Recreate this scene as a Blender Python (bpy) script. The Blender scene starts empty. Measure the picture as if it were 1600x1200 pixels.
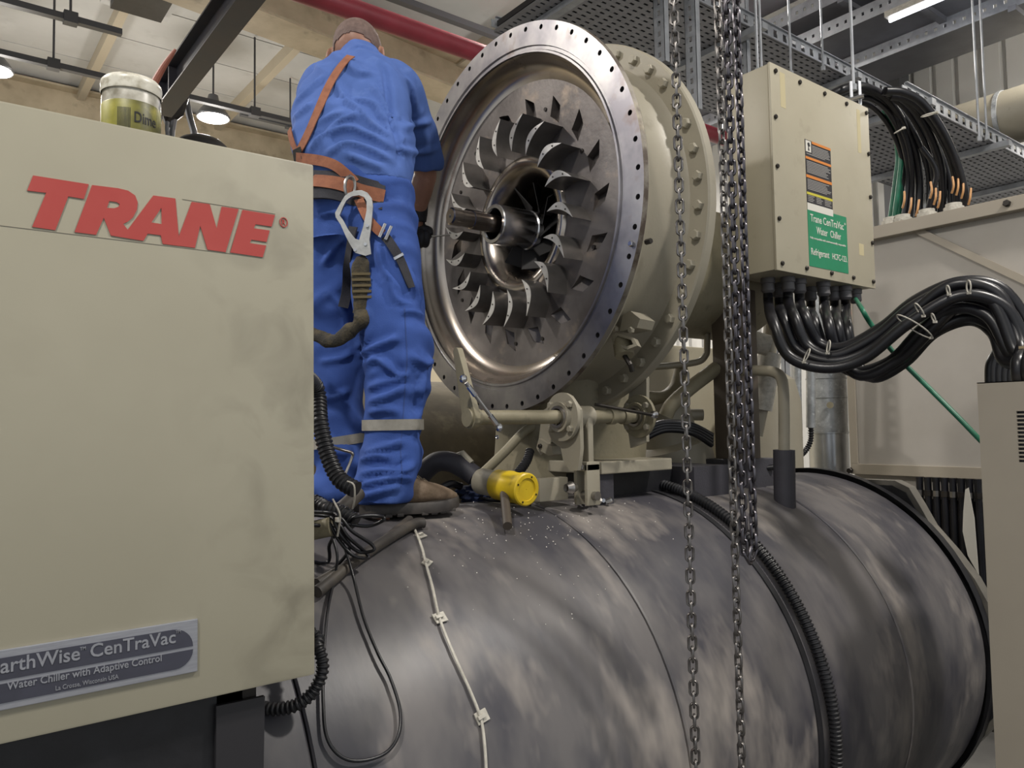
import bpy, bmesh, math, random
from mathutils import Vector, Matrix, noise
from mathutils.bvhtree import BVHTree
R=math.radians
scene=bpy.context.scene
col=scene.collection
random.seed(7)
# ------------------------------------------------------------ camera
CAM=Vector((0,0,1.6)); FPX=1200.0
yaw,pit,rol=R(52.2),R(3.1),R(-.947)
FW=Vector((math.cos(yaw)*math.cos(pit),math.sin(yaw)*math.cos(pit),math.sin(pit)))
r0=Vector((math.sin(yaw),-math.cos(yaw),0)); u0=r0.cross(FW)
RT=r0*math.cos(rol)+u0*math.sin(rol); UP=u0*math.cos(rol)-r0*math.sin(rol)
cd=bpy.data.cameras.new('camera'); cam=bpy.data.objects.new('camera',cd); col.objects.link(cam)
cd.sensor_fit='HORIZONTAL'; cd.sensor_width=36; cd.lens=36*FPX/1600; cd.clip_start=.05; cd.clip_end=100
m=Matrix((RT,UP,-FW)).transposed().to_4x4(); m.translation=CAM; cam.matrix_world=m
scene.camera=cam
# ------------------------------------------------------------ world and lamps
w=bpy.data.worlds.new('world'); scene.world=w; w.use_nodes=True
bg=w.node_tree.nodes['Background']; bg.inputs[0].default_value=(.92,.96,1,1); bg.inputs[1].default_value=.88
scene.view_settings.view_transform='Standard'; scene.view_settings.look='None'
scene.view_settings.gamma=1; scene.view_settings.exposure=-0.28; scene.view_settings.use_curve_mapping=False
LAMP_W=230
# ------------------------------------------------------------ helpers
def V(*a): return Vector(a)
def ray(u,v): return FW+RT*((u-800)/FPX)+UP*((600-v)/FPX)
def at(u,v,X=None,Y=None,Z=None,d=None):
    k=ray(u,v)
    t=X/k.x if X is not None else Y/k.y if Y is not None else (Z-CAM.z)/k.z if Z is not None else d
    return CAM+k*t
BY,BZ,BR=2.0,.64,.72          # axis and radius of the big insulated shell
def on_shell(u,v,off=0.0):
    k=ray(u,v); r=BR+off; oy,oz=CAM.y-BY,CAM.z-BZ
    a=k.y**2+k.z**2; b=2*(oy*k.y+oz*k.z); c=oy*oy+oz*oz-r*r; D=b*b-4*a*c
    if D<0: D=0
    return CAM+k*((-b-math.sqrt(D))/(2*a))
def shell_pt(X,a,off=0.0):    # a measured from the crest towards the camera side
    return V(X,BY-(BR+off)*math.sin(a),BZ+(BR+off)*math.cos(a))
def lin(c):
    if isinstance(c,str): c=[int(c[i:i+2],16)/255 for i in (0,2,4)]
    return tuple(x/12.92 if x<=.04045 else ((x+.055)/1.055)**2.4 for x in c[:3])+(1,)
def mat(name,c,rough=.5,metal=0,c2=None,scale=6,lo=.4,hi=.7,stretch=(1,1,1),bump=0,bscale=60,spec=.5,c3=None,s3=20,lo3=.55,hi3=.75,rvar=0,emit=0,detail=4):
    M=bpy.data.materials.new(name); M.use_nodes=True; N=M.node_tree.nodes; L=M.node_tree.links
    p=N['Principled BSDF']; p.inputs['Roughness'].default_value=rough; p.inputs['Metallic'].default_value=metal
    p.inputs['Specular IOR Level'].default_value=spec
    p.inputs['Base Color'].default_value=lin(c)
    tc=N.new('ShaderNodeTexCoord'); mp=N.new('ShaderNodeMapping'); L.new(tc.outputs['Object'],mp.inputs[0]); mp.inputs['Scale'].default_value=stretch
    def layer(base,cc,s,l,h,k):
        n=N.new('ShaderNodeTexNoise'); n.inputs['Scale'].default_value=s; n.inputs['Detail'].default_value=detail; n.inputs['Roughness'].default_value=.6
        mp2=N.new('ShaderNodeVectorMath'); mp2.operation='ADD'; mp2.inputs[1].default_value=(k*3.7,k*1.3,k*5.1); L.new(mp.outputs[0],mp2.inputs[0]); L.new(mp2.outputs[0],n.inputs['Vector'])
        r=N.new('ShaderNodeMapRange'); r.inputs['From Min'].default_value=l; r.inputs['From Max'].default_value=h; L.new(n.outputs['Fac'],r.inputs[0])
        x=N.new('ShaderNodeMix'); x.data_type='RGBA'; L.new(r.outputs[0],x.inputs['Factor'])
        if base is None: x.inputs['A'].default_value=lin(c)
        else: L.new(base,x.inputs['A'])
        x.inputs['B'].default_value=lin(cc); return x.outputs['Result'],r.outputs[0]
    o=None
    if c2: o,f=layer(None,c2,scale,lo,hi,0)
    if c3: o,f=layer(o,c3,s3,lo3,hi3,1)
    if o: L.new(o,p.inputs['Base Color'])
    if rvar and o:
        q=N.new('ShaderNodeMapRange'); q.inputs['To Min'].default_value=rough; q.inputs['To Max'].default_value=rough+rvar; L.new(f,q.inputs[0]); L.new(q.outputs[0],p.inputs['Roughness'])
    if bump:
        n=N.new('ShaderNodeTexNoise'); n.inputs['Scale'].default_value=bscale; n.inputs['Detail'].default_value=3; L.new(mp.outputs[0],n.inputs['Vector'])
        b=N.new('ShaderNodeBump'); b.inputs['Strength'].default_value=bump; b.inputs['Distance'].default_value=.01; L.new(n.outputs['Fac'],b.inputs['Height']); L.new(b.outputs[0],p.inputs['Normal'])
    if emit: p.inputs['Emission Color'].default_value=lin(c); p.inputs['Emission Strength'].default_value=emit
    return M
class MB:
    def __init__(s): s.v=[]; s.f=[]
    def add(s,vs,fs):
        k=len(s.v); s.v+= [Vector(x) for x in vs]; s.f+=[tuple(i+k for i in f) for f in fs]; return s
    def box(s,a,b,M=None):
        vs=[V(x,y,z) for x in (a[0],b[0]) for y in (a[1],b[1]) for z in (a[2],b[2])]
        if M: vs=[M@x for x in vs]
        return s.add(vs,[(0,1,3,2),(4,6,7,5),(0,4,5,1),(2,3,7,6),(0,2,6,4),(1,5,7,3)])
    def bevbox(s,a,b,r,M=None):      # box with chamfered edges
        x0,y0,z0=[min(p,q) for p,q in zip(a,b)]; x1,y1,z1=[max(p,q) for p,q in zip(a,b)]
        bm=bmesh.new(); bmesh.ops.create_cube(bm,size=1)
        for q in bm.verts: q.co=V(x0+(q.co.x+.5)*(x1-x0),y0+(q.co.y+.5)*(y1-y0),z0+(q.co.z+.5)*(z1-z0))
        bmesh.ops.bevel(bm,geom=bm.edges[:],offset=r,segments=2,affect='EDGES',profile=.6)
        bm.verts.index_update(); s.add([M@q.co if M else q.co.copy() for q in bm.verts],[[q.index for q in f.verts] for f in bm.faces]); bm.free(); return s
    def rings(s,rs,caps=True,closed=False):
        n=len(rs[0]); vs=[p for r in rs for p in r]; fs=[]
        m=len(rs)
        for i in range(m if closed else m-1):
            j=(i+1)%m
            for k in range(n):
                l=(k+1)%n; fs.append((i*n+k,i*n+l,j*n+l,j*n+k))
        if caps and not closed: fs.append(tuple(range(n))[::-1]); fs.append(tuple((m-1)*n+k for k in range(n)))
        return s.add(vs,fs)
    def cyl(s,p0,p1,r0,r1=None,n=20,caps=True):
        p0=Vector(p0);p1=Vector(p1);r1=r0 if r1 is None else r1; a=(p1-p0).normalized(); x=a.orthogonal().normalized(); y=a.cross(x)
        ring=lambda p,r:[p+(x*math.cos(2*math.pi*k/n)+y*math.sin(2*math.pi*k/n))*r for k in range(n)]
        return s.rings([ring(p0,r0),ring(p1,r1)],caps)
    def tube(s,pts,r,n=10,closed=False,rad=None,caps=True):
        pts=[Vector(p) for p in pts]; m=len(pts); rs=[]; x=None
        for i,p in enumerate(pts):
            a=pts[(i+1)%m] if (closed or i<m-1) else p; b=pts[i-1] if (closed or i>0) else p
            t=(a-b).normalized()
            if x is None: x=t.orthogonal().normalized()
            x=(x-t*x.dot(t)).normalized(); y=t.cross(x); rr=rad[i] if rad else r
            rs.append([p+(x*math.cos(2*math.pi*k/n)+y*math.sin(2*math.pi*k/n))*rr for k in range(n)])
        return s.rings(rs,caps,closed)
    def lathe(s,prof,o,ax,n=48,caps=False,a0=0,a1=2*math.pi):     # prof: (distance along ax, radius)
        o=Vector(o); ax=Vector(ax).normalized(); x=ax.orthogonal().normalized() if abs(ax.x)<.9 else V(0,-1,0); y=ax.cross(x)
        full=abs(a1-a0-2*math.pi)<1e-6
        rs=[[o+ax*h+(x*math.cos(a0+(a1-a0)*k/n)+y*math.sin(a0+(a1-a0)*k/n))*r for k in range(n)] for h,r in prof]
        return s.rings(rs,caps)
    def prism(s,poly,d):            # poly: list of 3D points, d: extrusion vector
        poly=[Vector(p) for p in poly]; d=Vector(d); return s.rings([poly,[p+d for p in poly]],True)
    def ribbon(s,L,Rr,nrm,t=.002):  # strap: left and right edges plus thickness along normals
        n=len(L); rs=[]
        for i in range(n):
            q=Vector(nrm[i])*t; rs.append([Vector(L[i]),Vector(Rr[i]),Vector(Rr[i])+q,Vector(L[i])+q])
        return s.rings(rs,True)
    def build(s,name,M,parent=None,smooth=35,origin=None):
        me=bpy.data.meshes.new(name); me.from_pydata(s.v,[],s.f); me.validate()
        bm=bmesh.new(); bm.from_mesh(me); bmesh.ops.recalc_face_normals(bm,faces=bm.faces); bm.to_mesh(me); bm.free()
        return link(name,me,M,parent,smooth)
def link(name,me,M,parent=None,smooth=35):
    o=bpy.data.objects.new(name,me); col.objects.link(o)
    if M is not None: me.materials.clear(); me.materials.append(M)
    if smooth: me.shade_smooth(); me.set_sharp_from_angle(angle=R(smooth))
    if parent: set_parent(o,parent)
    return o
def world_of(p):
    return p.matrix_basis.copy() if not p.parent else world_of(p.parent)@p.matrix_parent_inverse@p.matrix_basis
def set_parent(o,p):
    o.parent=p; o.matrix_parent_inverse=world_of(p).inverted()
def tag(o,label,cat,group=None,kind=None):
    o['label']=label; o['category']=cat
    if group: o['group']=group
    if kind: o['kind']=kind
    return o
def thing(name,label,cat,loc=(0,0,0),group=None):
    o=bpy.data.objects.new(name,None); col.objects.link(o); o.location=loc; o.empty_display_size=.05
    return tag(o,label,cat,group)
def struct(o): o['kind']='structure'; return o
def cr(pts,n=8,closed=False):       # Catmull-Rom
    P=[Vector(p) for p in pts]; m=len(P); out=[]
    for i in range(m if closed else m-1):
        g=lambda k: P[k%m] if closed else P[max(0,min(m-1,k))]
        a,b,c,d=g(i-1),g(i),g(i+1),g(i+2)
        for j in range(n):
            t=j/n; out.append(.5*((2*b)+(c-a)*t+(2*a-5*b+4*c-d)*t*t+(3*b-a-3*c+d)*t**3))
    if not closed: out.append(P[-1].copy())
    return out
def shape2d(name,loops,o,ex,ey,th,M,parent=None):     # flat lettering or badge: loops of (s,t), holes allowed
    cu=bpy.data.curves.new(name,'CURVE'); cu.dimensions='2D'; cu.fill_mode='BOTH'; cu.extrude=th/2
    for lp in loops:
        sp=cu.splines.new('POLY'); sp.points.add(len(lp)-1); sp.use_cyclic_u=True
        for q,(a,b) in zip(sp.points,lp): q.co=(a,b,0,1)
    return from_curve(name,cu,o,ex,ey,M,parent)
def from_curve(name,cu,o,ex,ey,M,parent,fit=None,bend=None):
    t=bpy.data.objects.new('t',cu); col.objects.link(t)
    dg=bpy.context.evaluated_depsgraph_get(); me=bpy.data.meshes.new_from_object(t.evaluated_get(dg)); bpy.data.objects.remove(t); bpy.data.curves.remove(cu)
    if fit:
        xs=[v.co.x for v in me.vertices]; ys=[v.co.y for v in me.vertices]; x0,x1,y0,y1=min(xs),max(xs),min(ys),max(ys)
        for v in me.vertices: v.co.x=(v.co.x-x0)/(x1-x0)*fit[0]; v.co.y=(v.co.y-y0)/(y1-y0)*fit[1]
    o=Vector(o); ex=Vector(ex).normalized(); ey=Vector(ey).normalized(); ez=ex.cross(ey)
    for v in me.vertices: v.co=bend(v.co) if bend else o+ex*v.co.x+ey*v.co.y+ez*v.co.z
    return link(name,me,M,parent,0)
def text(name,body,o,ex,ey,wd,ht,M,parent=None,bold=.01,th=.0008,shear=0,bend=None):
    cu=bpy.data.curves.new(name,'FONT'); cu.body=body; cu.size=1; cu.offset=bold; cu.extrude=th/2; cu.shear=shear; cu.resolution_u=3
    return from_curve(name,cu,o,ex,ey,M,parent,(wd,ht),bend)
def corrugated(pts,r,pitch,depth,n=12):   # ribbed flexible conduit
    P=cr(pts,12); L=[0]
    for a,b in zip(P,P[1:]): L.append(L[-1]+(b-a).length)
    out=[];rad=[];k=int(L[-1]/pitch*4); j=0
    for i in range(k+1):
        s=L[-1]*i/k
        while j<len(L)-2 and L[j+1]<s: j+=1
        t=(s-L[j])/max(1e-9,L[j+1]-L[j]); out.append(P[j].lerp(P[j+1],t)); rad.append(r-(depth if i%4 in (2,3) else 0))
    return MB().tube(out,r,n,rad=rad)
def hexbolt(p,ax,r,h,rot=0):
    p=Vector(p);ax=Vector(ax).normalized();x=ax.orthogonal().normalized();y=ax.cross(x)
    ring=lambda q,rr:[q+(x*math.cos(R(60*k)+rot)+y*math.sin(R(60*k)+rot))*rr for k in range(6)]
    return MB().rings([ring(p,r),ring(p+ax*h*.8,r),ring(p+ax*h,r*.8)])
def place(me,name,M4,parent=None):      # shared mesh data at a world matrix
    o=bpy.data.objects.new(name,me); col.objects.link(o)
    if parent: set_parent(o,parent)
    o.matrix_basis=M4
    return o
def frame(p,x,y=None):    # matrix with local z along x (an axis)
    z=Vector(x).normalized(); q=(Vector(y) if y else z.orthogonal()); q=(q-z*q.dot(z)).normalized(); r=z.cross(q)
    M4=Matrix((q,r,z)).transposed().to_4x4(); M4.translation=Vector(p); return M4
def mesh_only(mb,name,M,smooth=35):
    o=mb.build(name,M,None,smooth); me=o.data; bpy.data.objects.remove(o); return me
# ------------------------------------------------------------ materials
BOXP=mat('box paint','9d9683',.42,0,'a49d8a',3,.35,.7,c3='8a8471',s3=9,lo3=.6,hi3=.85)
CREAM=mat('cream paint','8f897a',.45,0,'979181',3,.35,.7,c3='777162',s3=9,lo3=.6,hi3=.85,bump=.05,bscale=90)
CREAMD=mat('old cream paint','867f6a',.6,0,'756e58',5,.4,.75,c3='5a5342',s3=14,lo3=.6,hi3=.8,bump=.12,bscale=50)
PANEL=mat('panel paint','989381',.45,0,'9f9a88',2.2,.4,.7)
def smears(M,c,x0,x1,scale,lo,hi,axis=0,amt=.8):     # grubby handling marks gathering towards one edge of a thing
    N=M.node_tree.nodes; L=M.node_tree.links; p=N['Principled BSDF']; tc=N.new('ShaderNodeTexCoord'); sx=N.new('ShaderNodeSeparateXYZ'); L.new(tc.outputs['Object'],sx.inputs[0])
    g=N.new('ShaderNodeMapRange'); g.inputs['From Min'].default_value=x0; g.inputs['From Max'].default_value=x1; L.new(sx.outputs[axis],g.inputs[0])
    n=N.new('ShaderNodeTexNoise'); n.inputs['Scale'].default_value=scale; n.inputs['Detail'].default_value=5; n.inputs['Distortion'].default_value=.8; L.new(tc.outputs['Object'],n.inputs['Vector'])
    r=N.new('ShaderNodeMapRange'); r.inputs['From Min'].default_value=lo; r.inputs['From Max'].default_value=hi; r.inputs['To Max'].default_value=amt; L.new(n.outputs['Fac'],r.inputs[0])
    m=N.new('ShaderNodeMath'); m.operation='MULTIPLY'; L.new(g.outputs[0],m.inputs[0]); L.new(r.outputs[0],m.inputs[1])
    x=N.new('ShaderNodeMix'); x.data_type='RGBA'; L.new(m.outputs[0],x.inputs['Factor']); old=p.inputs['Base Color'].links[0].from_socket; L.new(old,x.inputs['A']); x.inputs['B'].default_value=lin(c); L.new(x.outputs['Result'],p.inputs['Base Color'])
smears(PANEL,'6f6a5c',.30,.50,9,.50,.72,amt=.6)
smears(PANEL,'8c8675',-.5,.3,4,.60,.85,amt=.5)
CABP=mat('starter cabinet paint','9b9385',.45,0,'948c7f',2,.4,.7)
RED=mat('red vinyl','a8403a',.4,0,'ad4942',8)
STEEL=mat('machined steel','b5b2ae',.30,1,'8d8a88',5,.4,.75,c3='6f6058',s3=11,lo3=.62,hi3=.8,rvar=.12,bump=.02,bscale=40)
FLANGE=mat('flange face steel','a19f9f',.36,1,'7d7b80',5,.4,.65,c3='6e5a4e',s3=7,lo3=.6,hi3=.78,rvar=.1)
BOWL=mat('polished bowl steel','b3aaa0',.24,1,'9a938c',2.5,.35,.75,c3='6e655c',s3=7,lo3=.6,hi3=.85,rvar=.12)
CAST=mat('grey cast plate','77726f',.46,.7,'5c5755',5,.38,.66,c3='94877a',s3=9,lo3=.58,hi3=.8,bump=.05,bscale=70)
VANE=mat('vane casting','858280',.4,.75,'6a6764',7,.4,.7)
CHROME=mat('bright steel','d0d0d2',.2,1,'a8a8ac',14,.4,.7)
SHAFT=mat('shaft steel','8f8780',.25,1,'6d5a48',9,.5,.8)
DARKM=mat('dark oily metal','2b2826',.4,.6,'3a3632',9)
BLACK=mat('black rubber','17171a',.45,0,'222226',12,bump=.04)
CABLE=mat('black cable sheath','101014',.35,0,'1a1a20',9)
FOAM=mat('black foam insulation','3a3940',.6,0,'302f35',5,bump=.1,bscale=120)
GALV=mat('galvanized sheet','a9acae',.42,.45,'8d9092',18,.4,.7,c3='c2c6c8',s3=40,lo3=.55,hi3=.7)
WHITEP=mat('white plastic','b8b4aa',.5,0,'98948a',40)
BEAM=mat('dark steel beam','3a3b42',.5,.3,'463f40',3,.4,.8,c3='55504e',s3=12,lo3=.65,hi3=.8)
GREEN=mat('green sheath','1d6b50',.4,0,'185943',12)
COPPER=mat('tan core wire','b98a5a',.5)
# ------------------------------------------------------------ the hall
M_ROOF=mat('roof sheet','c6c6c4',.6,0,'d0d0ce',1.5,c3='b2b1ae',s3=3,lo3=.6,hi3=.85)
M_WALLB=mat('beige wall paint','d4c8ae',.7,0,'c6baa0',1.2)
M_WALLG=mat('grey wall sheet','bdbcb8',.6,0,'b0afab',1.0,c3='74726d',s3=2,lo3=.6,hi3=.9,stretch=(1,1,.3))
M_FLOOR=mat('concrete floor','5c5b58',.6,0,'4b4a48',2)
M_PURLIN=mat('purlin paint','b8ad98',.6)
M_GIRD=mat('girder paint','bfb197',.65,0,'a5977e',2,c3='857a66',s3=3,lo3=.6,hi3=.8)
M_PIPED=mat('dark grey pipe','4c4d50',.5,.2)
M_PIPER=mat('red pipe paint','9c3846',.4,0,'8a303c',5)
M_TRAY=mat('galvanized tray','8b8c92',.5,.3,'7c7d82',3)
M_TRAYL=mat('tray flange','a8abb0',.45,.4,'8e9196',8)
CEIL=6.6; WX=9.6; WY=13.0
floor=struct(MB().box((-8,-6,-.1),(WX,WY,0)).build('floor',M_FLOOR))
# roof sheets laid along X with open joints, on purlins along Y
ceiling=struct(MB().box((-9,-7,CEIL+.06),(WX+.5,WY+.5,CEIL+.12)).build('ceiling',M_PIPED))
sh=mesh_only(MB().box((-9,0,0),(WX+.5,.93,.04)),'roof_sheet',M_ROOF,0)
for k in range(21):
    place(sh,'roof_sheet',Matrix.Translation((0,-6.6+k*.95,CEIL)),ceiling)
pu=mesh_only(MB().box((-.05,-7,-.16),(.05,WY,0)),'purlin',M_PURLIN,0)
for k in range(9): place(pu,'purlin',Matrix.Translation((-6+k*1.95,0,CEIL)),ceiling)
wall_far=struct(MB().box((-9,WY,0),(WX+.3,WY+.15,CEIL)).build('wall_far',M_WALLB))
# corrugated sheet wall on the right, one profiled sheet per bay
wall_right=struct(MB().box((WX+.06,-6,0),(WX+.2,WY,CEIL)).build('wall_right',M_WALLG))
prof=[(0,0),(.02,.05),(.20,.05),(.22,0),(.25,0)]
ws=MB()
ws.prism([V(0,y,0) for y in (0,)]+[V(-x,y,0) for y,x in prof]+[V(.02,.25,0),V(.02,0,0)],(0,0,CEIL-.1))
wsm=mesh_only(ws,'wall_sheet',M_WALLG,0)
for k in range(38): place(wsm,'wall_sheet',Matrix.Translation((WX,-1+k*.25,.02)),wall_right)
# girders
def girder(p0,p1,h,wd,nm='trim_1'):
    p0=Vector(p0);p1=Vector(p1);d=(p1-p0);s=V(0,0,1).cross(d).normalized()*wd/2
    o=MB()
    for z0,z1,q in ((0,.03,1),(.03,h-.03,.12),(h-.03,h,1)):
        o.prism([p0-s*q+V(0,0,z0),p0+s*q+V(0,0,z0),p0+s*q+V(0,0,z1),p0-s*q+V(0,0,z1)],d)
    return struct(o.build(nm,M_GIRD,None,0))
g0=at(310,0,Z=6.0); g1=at(700,150,Z=6.0); d=(g1-g0).normalized()
girder(g0-d*7,g1+d*6,.5,.5,'trim_1')
girder(V(-9,WY-.5,5.95),V(WX,WY-.5,5.95),.6,.4,'trim_2')
# roof pipes and conduits
def pipe(name,p0,p1,r,M,label,cat='pipe',n=14,group=None):
    return tag(MB().cyl(p0,p1,r,n=n).build(name,M),label,cat,group)
a=at(505,-2,Z=4.6); b=at(748,84,Z=4.6); dd=V(1,0,0); y=(a.y+b.y)/2
pipe('fire_pipe',V(-3,y,4.6),V(8.5,y,4.6),.075,M_PIPER,'long crimson fire pipe running under the roof behind the worker')
def conduit(u,v,z,x0,x1,label,clamps=True,hang=True):
    p=at(u,v,Z=z); t=thing('roof_conduit',label,'conduit',(x0,p.y,z),'dark conduits under the roof')
    MB().box((x0,p.y-.035,z-.03),(x1,p.y+.035,z+.03)).build('rail',M_PIPED,t,0)
    for k in range(int((x1-x0)/2.2)+1):
        x=x0+.7+k*2.2
        if x>x1: break
        MB().cyl(V(x,p.y,z),V(x,p.y,CEIL-.02),.012,n=6).build('hanger_rod',M_PIPED,t)
        MB().box((x-.06,p.y-.05,z-.05),(x+.06,p.y+.05,z+.06)).build('clamp',M_PIPED,t,0)
    return t
conduit(110,108,5.6,-4,7.5,'dark square conduit on drop rods passing behind the paint tub')
conduit(30,8,5.6,-4,1.55,'short dark conduit crossing the upper left corner of the roof')
conduit(700,28,5.6,2.5,8.5,'dark conduit crossing above the top of the big flange')
conduit(430,190,5.9,3.4,6.4,'thin conduit beside the worker on the left below the roof')
# high-bay lamps
M_LAMP=mat('lamp glow','fff6ea',.5,emit=14); M_LAMPB=mat('lamp body','6b6d70',.4,.5)
def lamp(x,y,z,label):
    t=thing('high_bay_lamp',label,'lamp',(x,y,z),'round lamps hung under the roof')
    MB().lathe([(.0,.20),(.02,.21),(.10,.16),(.20,.08),(.30,.06),(.30,.001)],(x,y,z),(0,0,1),24).build('reflector',M_LAMPB,t)
    MB().cyl(V(x,y,z-.004),V(x,y,z+.012),.185,n=24).build('lens',M_LAMP,t)
    MB().cyl(V(x,y,z+.3),V(x,y,CEIL),.012,n=6).build('drop_rod',M_PIPED,t)
    l=bpy.data.lights.new('high_bay_light','AREA'); l.shape='DISK'; l.size=.37; l.energy=LAMP_W; l.color=(1,.95,.88); l.spread=R(170)
    lo=bpy.data.objects.new('high_bay_light',l); col.objects.link(lo); lo.location=(x,y,z-.02); set_parent(lo,t)
    l=bpy.data.lights.new('roof_fill_light','POINT'); l.shadow_soft_size=.2; l.energy=LAMP_W*.26; l.color=(1,.95,.88)  # added point light that brightens the roof, not a source of its own
    lo=bpy.data.objects.new('roof_fill_light',l); col.objects.link(lo); lo.location=(x,y,z-.5); set_parent(lo,t)
p=at(333,185,Z=5.6); lamp(p.x,p.y,5.6,'round glowing lamp hung beyond the paint tub')
q=at(-4,112,Z=5.6); lamp(q.x-.05,q.y,5.6,'round lamp glowing at the left border of the picture')
for x,y,lab in ((-1.6,-.4,'round lamp under the roof behind the viewer, nearest the control panel'),(3.4,-.9,'round lamp under the roof right of the viewer, over the slotted cabinet'),(-2.2,4.6,'round lamp under the roof far left of the control panel'),(4.6,5.2,'round lamp under the roof hidden above the compressor'),(8.0,1.2,'round lamp under the roof near the grey sheet wall'),(7.2,8.0,'round lamp under the roof in the far corner of the hall')):
    lamp(x,y,5.6,lab)
# dark unit on the roof at upper left
t=thing('roof_ventilator','dark rectangular ventilator set in the roof at upper left','ventilator',at(222,8,Z=6.45))
p=at(222,-4,Z=6.5)
MB().box((p.x-.27,p.y-.32,6.42),(p.x+.27,p.y+.3,6.6)).build('housing',BLACK,t,0)
MB().box((p.x-.36,p.y-.42,6.5),(p.x+.36,p.y+.4,6.58)).build('curb',M_ROOF,t,0)
# ---- perforated tray along X high behind the compressor
def perf_tray(name,x0,x1,y0,y1,z,label,h=.11,pitch=.05):
    t=thing(name,label,'cable tray',(x0,y0,z))
    ny=max(2,int((y1-y0)/pitch)); nx=int((x1-x0)/(pitch*1.6)); B=MB()
    wy=(y1-y0)/ny; wx=(x1-x0)/nx
    for j in range(ny+1): B.box((x0,y0+j*wy-wy*.33,z),(x1,y0+j*wy+wy*.33,z+.004))
    for i in range(nx+1): B.box((x0+i*wx-wx*.26,y0,z+.0005),(x0+i*wx+wx*.26,y1,z+.0035))
    B.build('perforated_floor',M_TRAY,t,0)['kind']='stuff'
    MB().box((x0,y0+.02,z+.03),(x1,y1-.02,z+.07)).build('dark_backing',BLACK,t,0)  # plain black sheet added so the tray holes look dark
    for y in (y0,y1):
        b=MB(); b.box((x0,y-.003,z),(x1,y+.003,z+h*.25)); b.box((x0,y-.003,z+h*.75),(x1,y+.003,z+h))
        k=int((x1-x0)/.12)
        for i in range(k+1): b.box((x0+i*(x1-x0)/k-.035,y-.003,z+h*.25),(x0+i*(x1-x0)/k+.035,y+.003,z+h*.75))
        b.box((x0,y-.02,z+h-.006),(x1,y+.003,z+h)); b.build('side_rail',M_TRAYL,t,0)
    k=int((x1-x0)/1.3)
    for i in range(k+1):
        x=x0+.15+i*1.3; MB().box((x-.03,y0-.12,z-.05),(x+.03,y1+.1,z-.004)).build('bearer',M_TRAYL,t,0)
    return t
perf_tray('perforated_tray',3.2,9.5,3.15,4.25,4.4,'wide perforated cable tray running high behind the flange towards the sheet wall')
# perforated tray seen beyond the black cable arcs, lower
perf_tray('perforated_tray',5.2,9.0,2.35,3.35,3.75,'lower perforated cable tray behind the arcs of black cable')
# ---- solid trays along Y at upper right
def y_tray(u0,v0,u1,v1,z,wd,label,lit=False):
    a=at(u0,v0,Z=z); b=at(u1,v1,Z=z); x=(a.x+b.x)/2
    t=thing('cable_tray',label,'cable tray',(x,b.y,z),'dark cable trays crossing the upper right')
    y0,y1=b.y-3.5,a.y+2.5
    MB().box((x,y0,z),(x+wd,y1,z+.005)).build('tray_floor',M_TRAY,t,0)
    for q in (x,x+wd):
        bb=MB(); bb.box((q-.004,y0,z),(q+.004,y1,z+.055)); bb.box((q-.004,y0,z+.085),(q+.004,y1,z+.14))
        k=int((y1-y0)/.08)
        for i in range(k): bb.box((q-.004,y0+i*.08,z+.055),(q+.004,y0+i*.08+.055,z+.085))
        bb.build('side_rail',M_TRAYL,t,0)
    for i in range(int((y1-y0)/1.6)): MB().box((x-.05,y0+.3+i*1.6,z-.05),(x+wd+.05,y0+.36+i*1.6,z-.002)).build('bearer',M_TRAY,t,0)
    return t
y_tray(1275,122,1600,16,5.0,.55,'lowest of the dark solid trays crossing the upper right corner')
y_tray(1170,106,1443,0,5.15,.6,'middle dark solid tray crossing the upper right corner')
y_tray(1165,62,1330,0,5.4,.55,'uppermost dark solid tray crossing the upper right corner')
y_tray(1000,48,1110,8,5.6,.7,'dark solid tray crossing just right of the big flange top')
# fluorescent tube under the middle tray
p=at(1452,4,Z=5.05); t=thing('tube_light','lit tube light fixed below the dark trays at the top edge','lamp',p)
MB().box((p.x-.05,p.y-.9,5.06),(p.x+.05,p.y+.35,5.11)).build('batten',WHITEP,t,0)
MB().cyl(V(p.x,p.y-.88,5.04),V(p.x,p.y+.33,5.04),.018,n=10).build('tube',mat('tube glow','f4f6ff',.5,emit=9),t)
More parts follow.
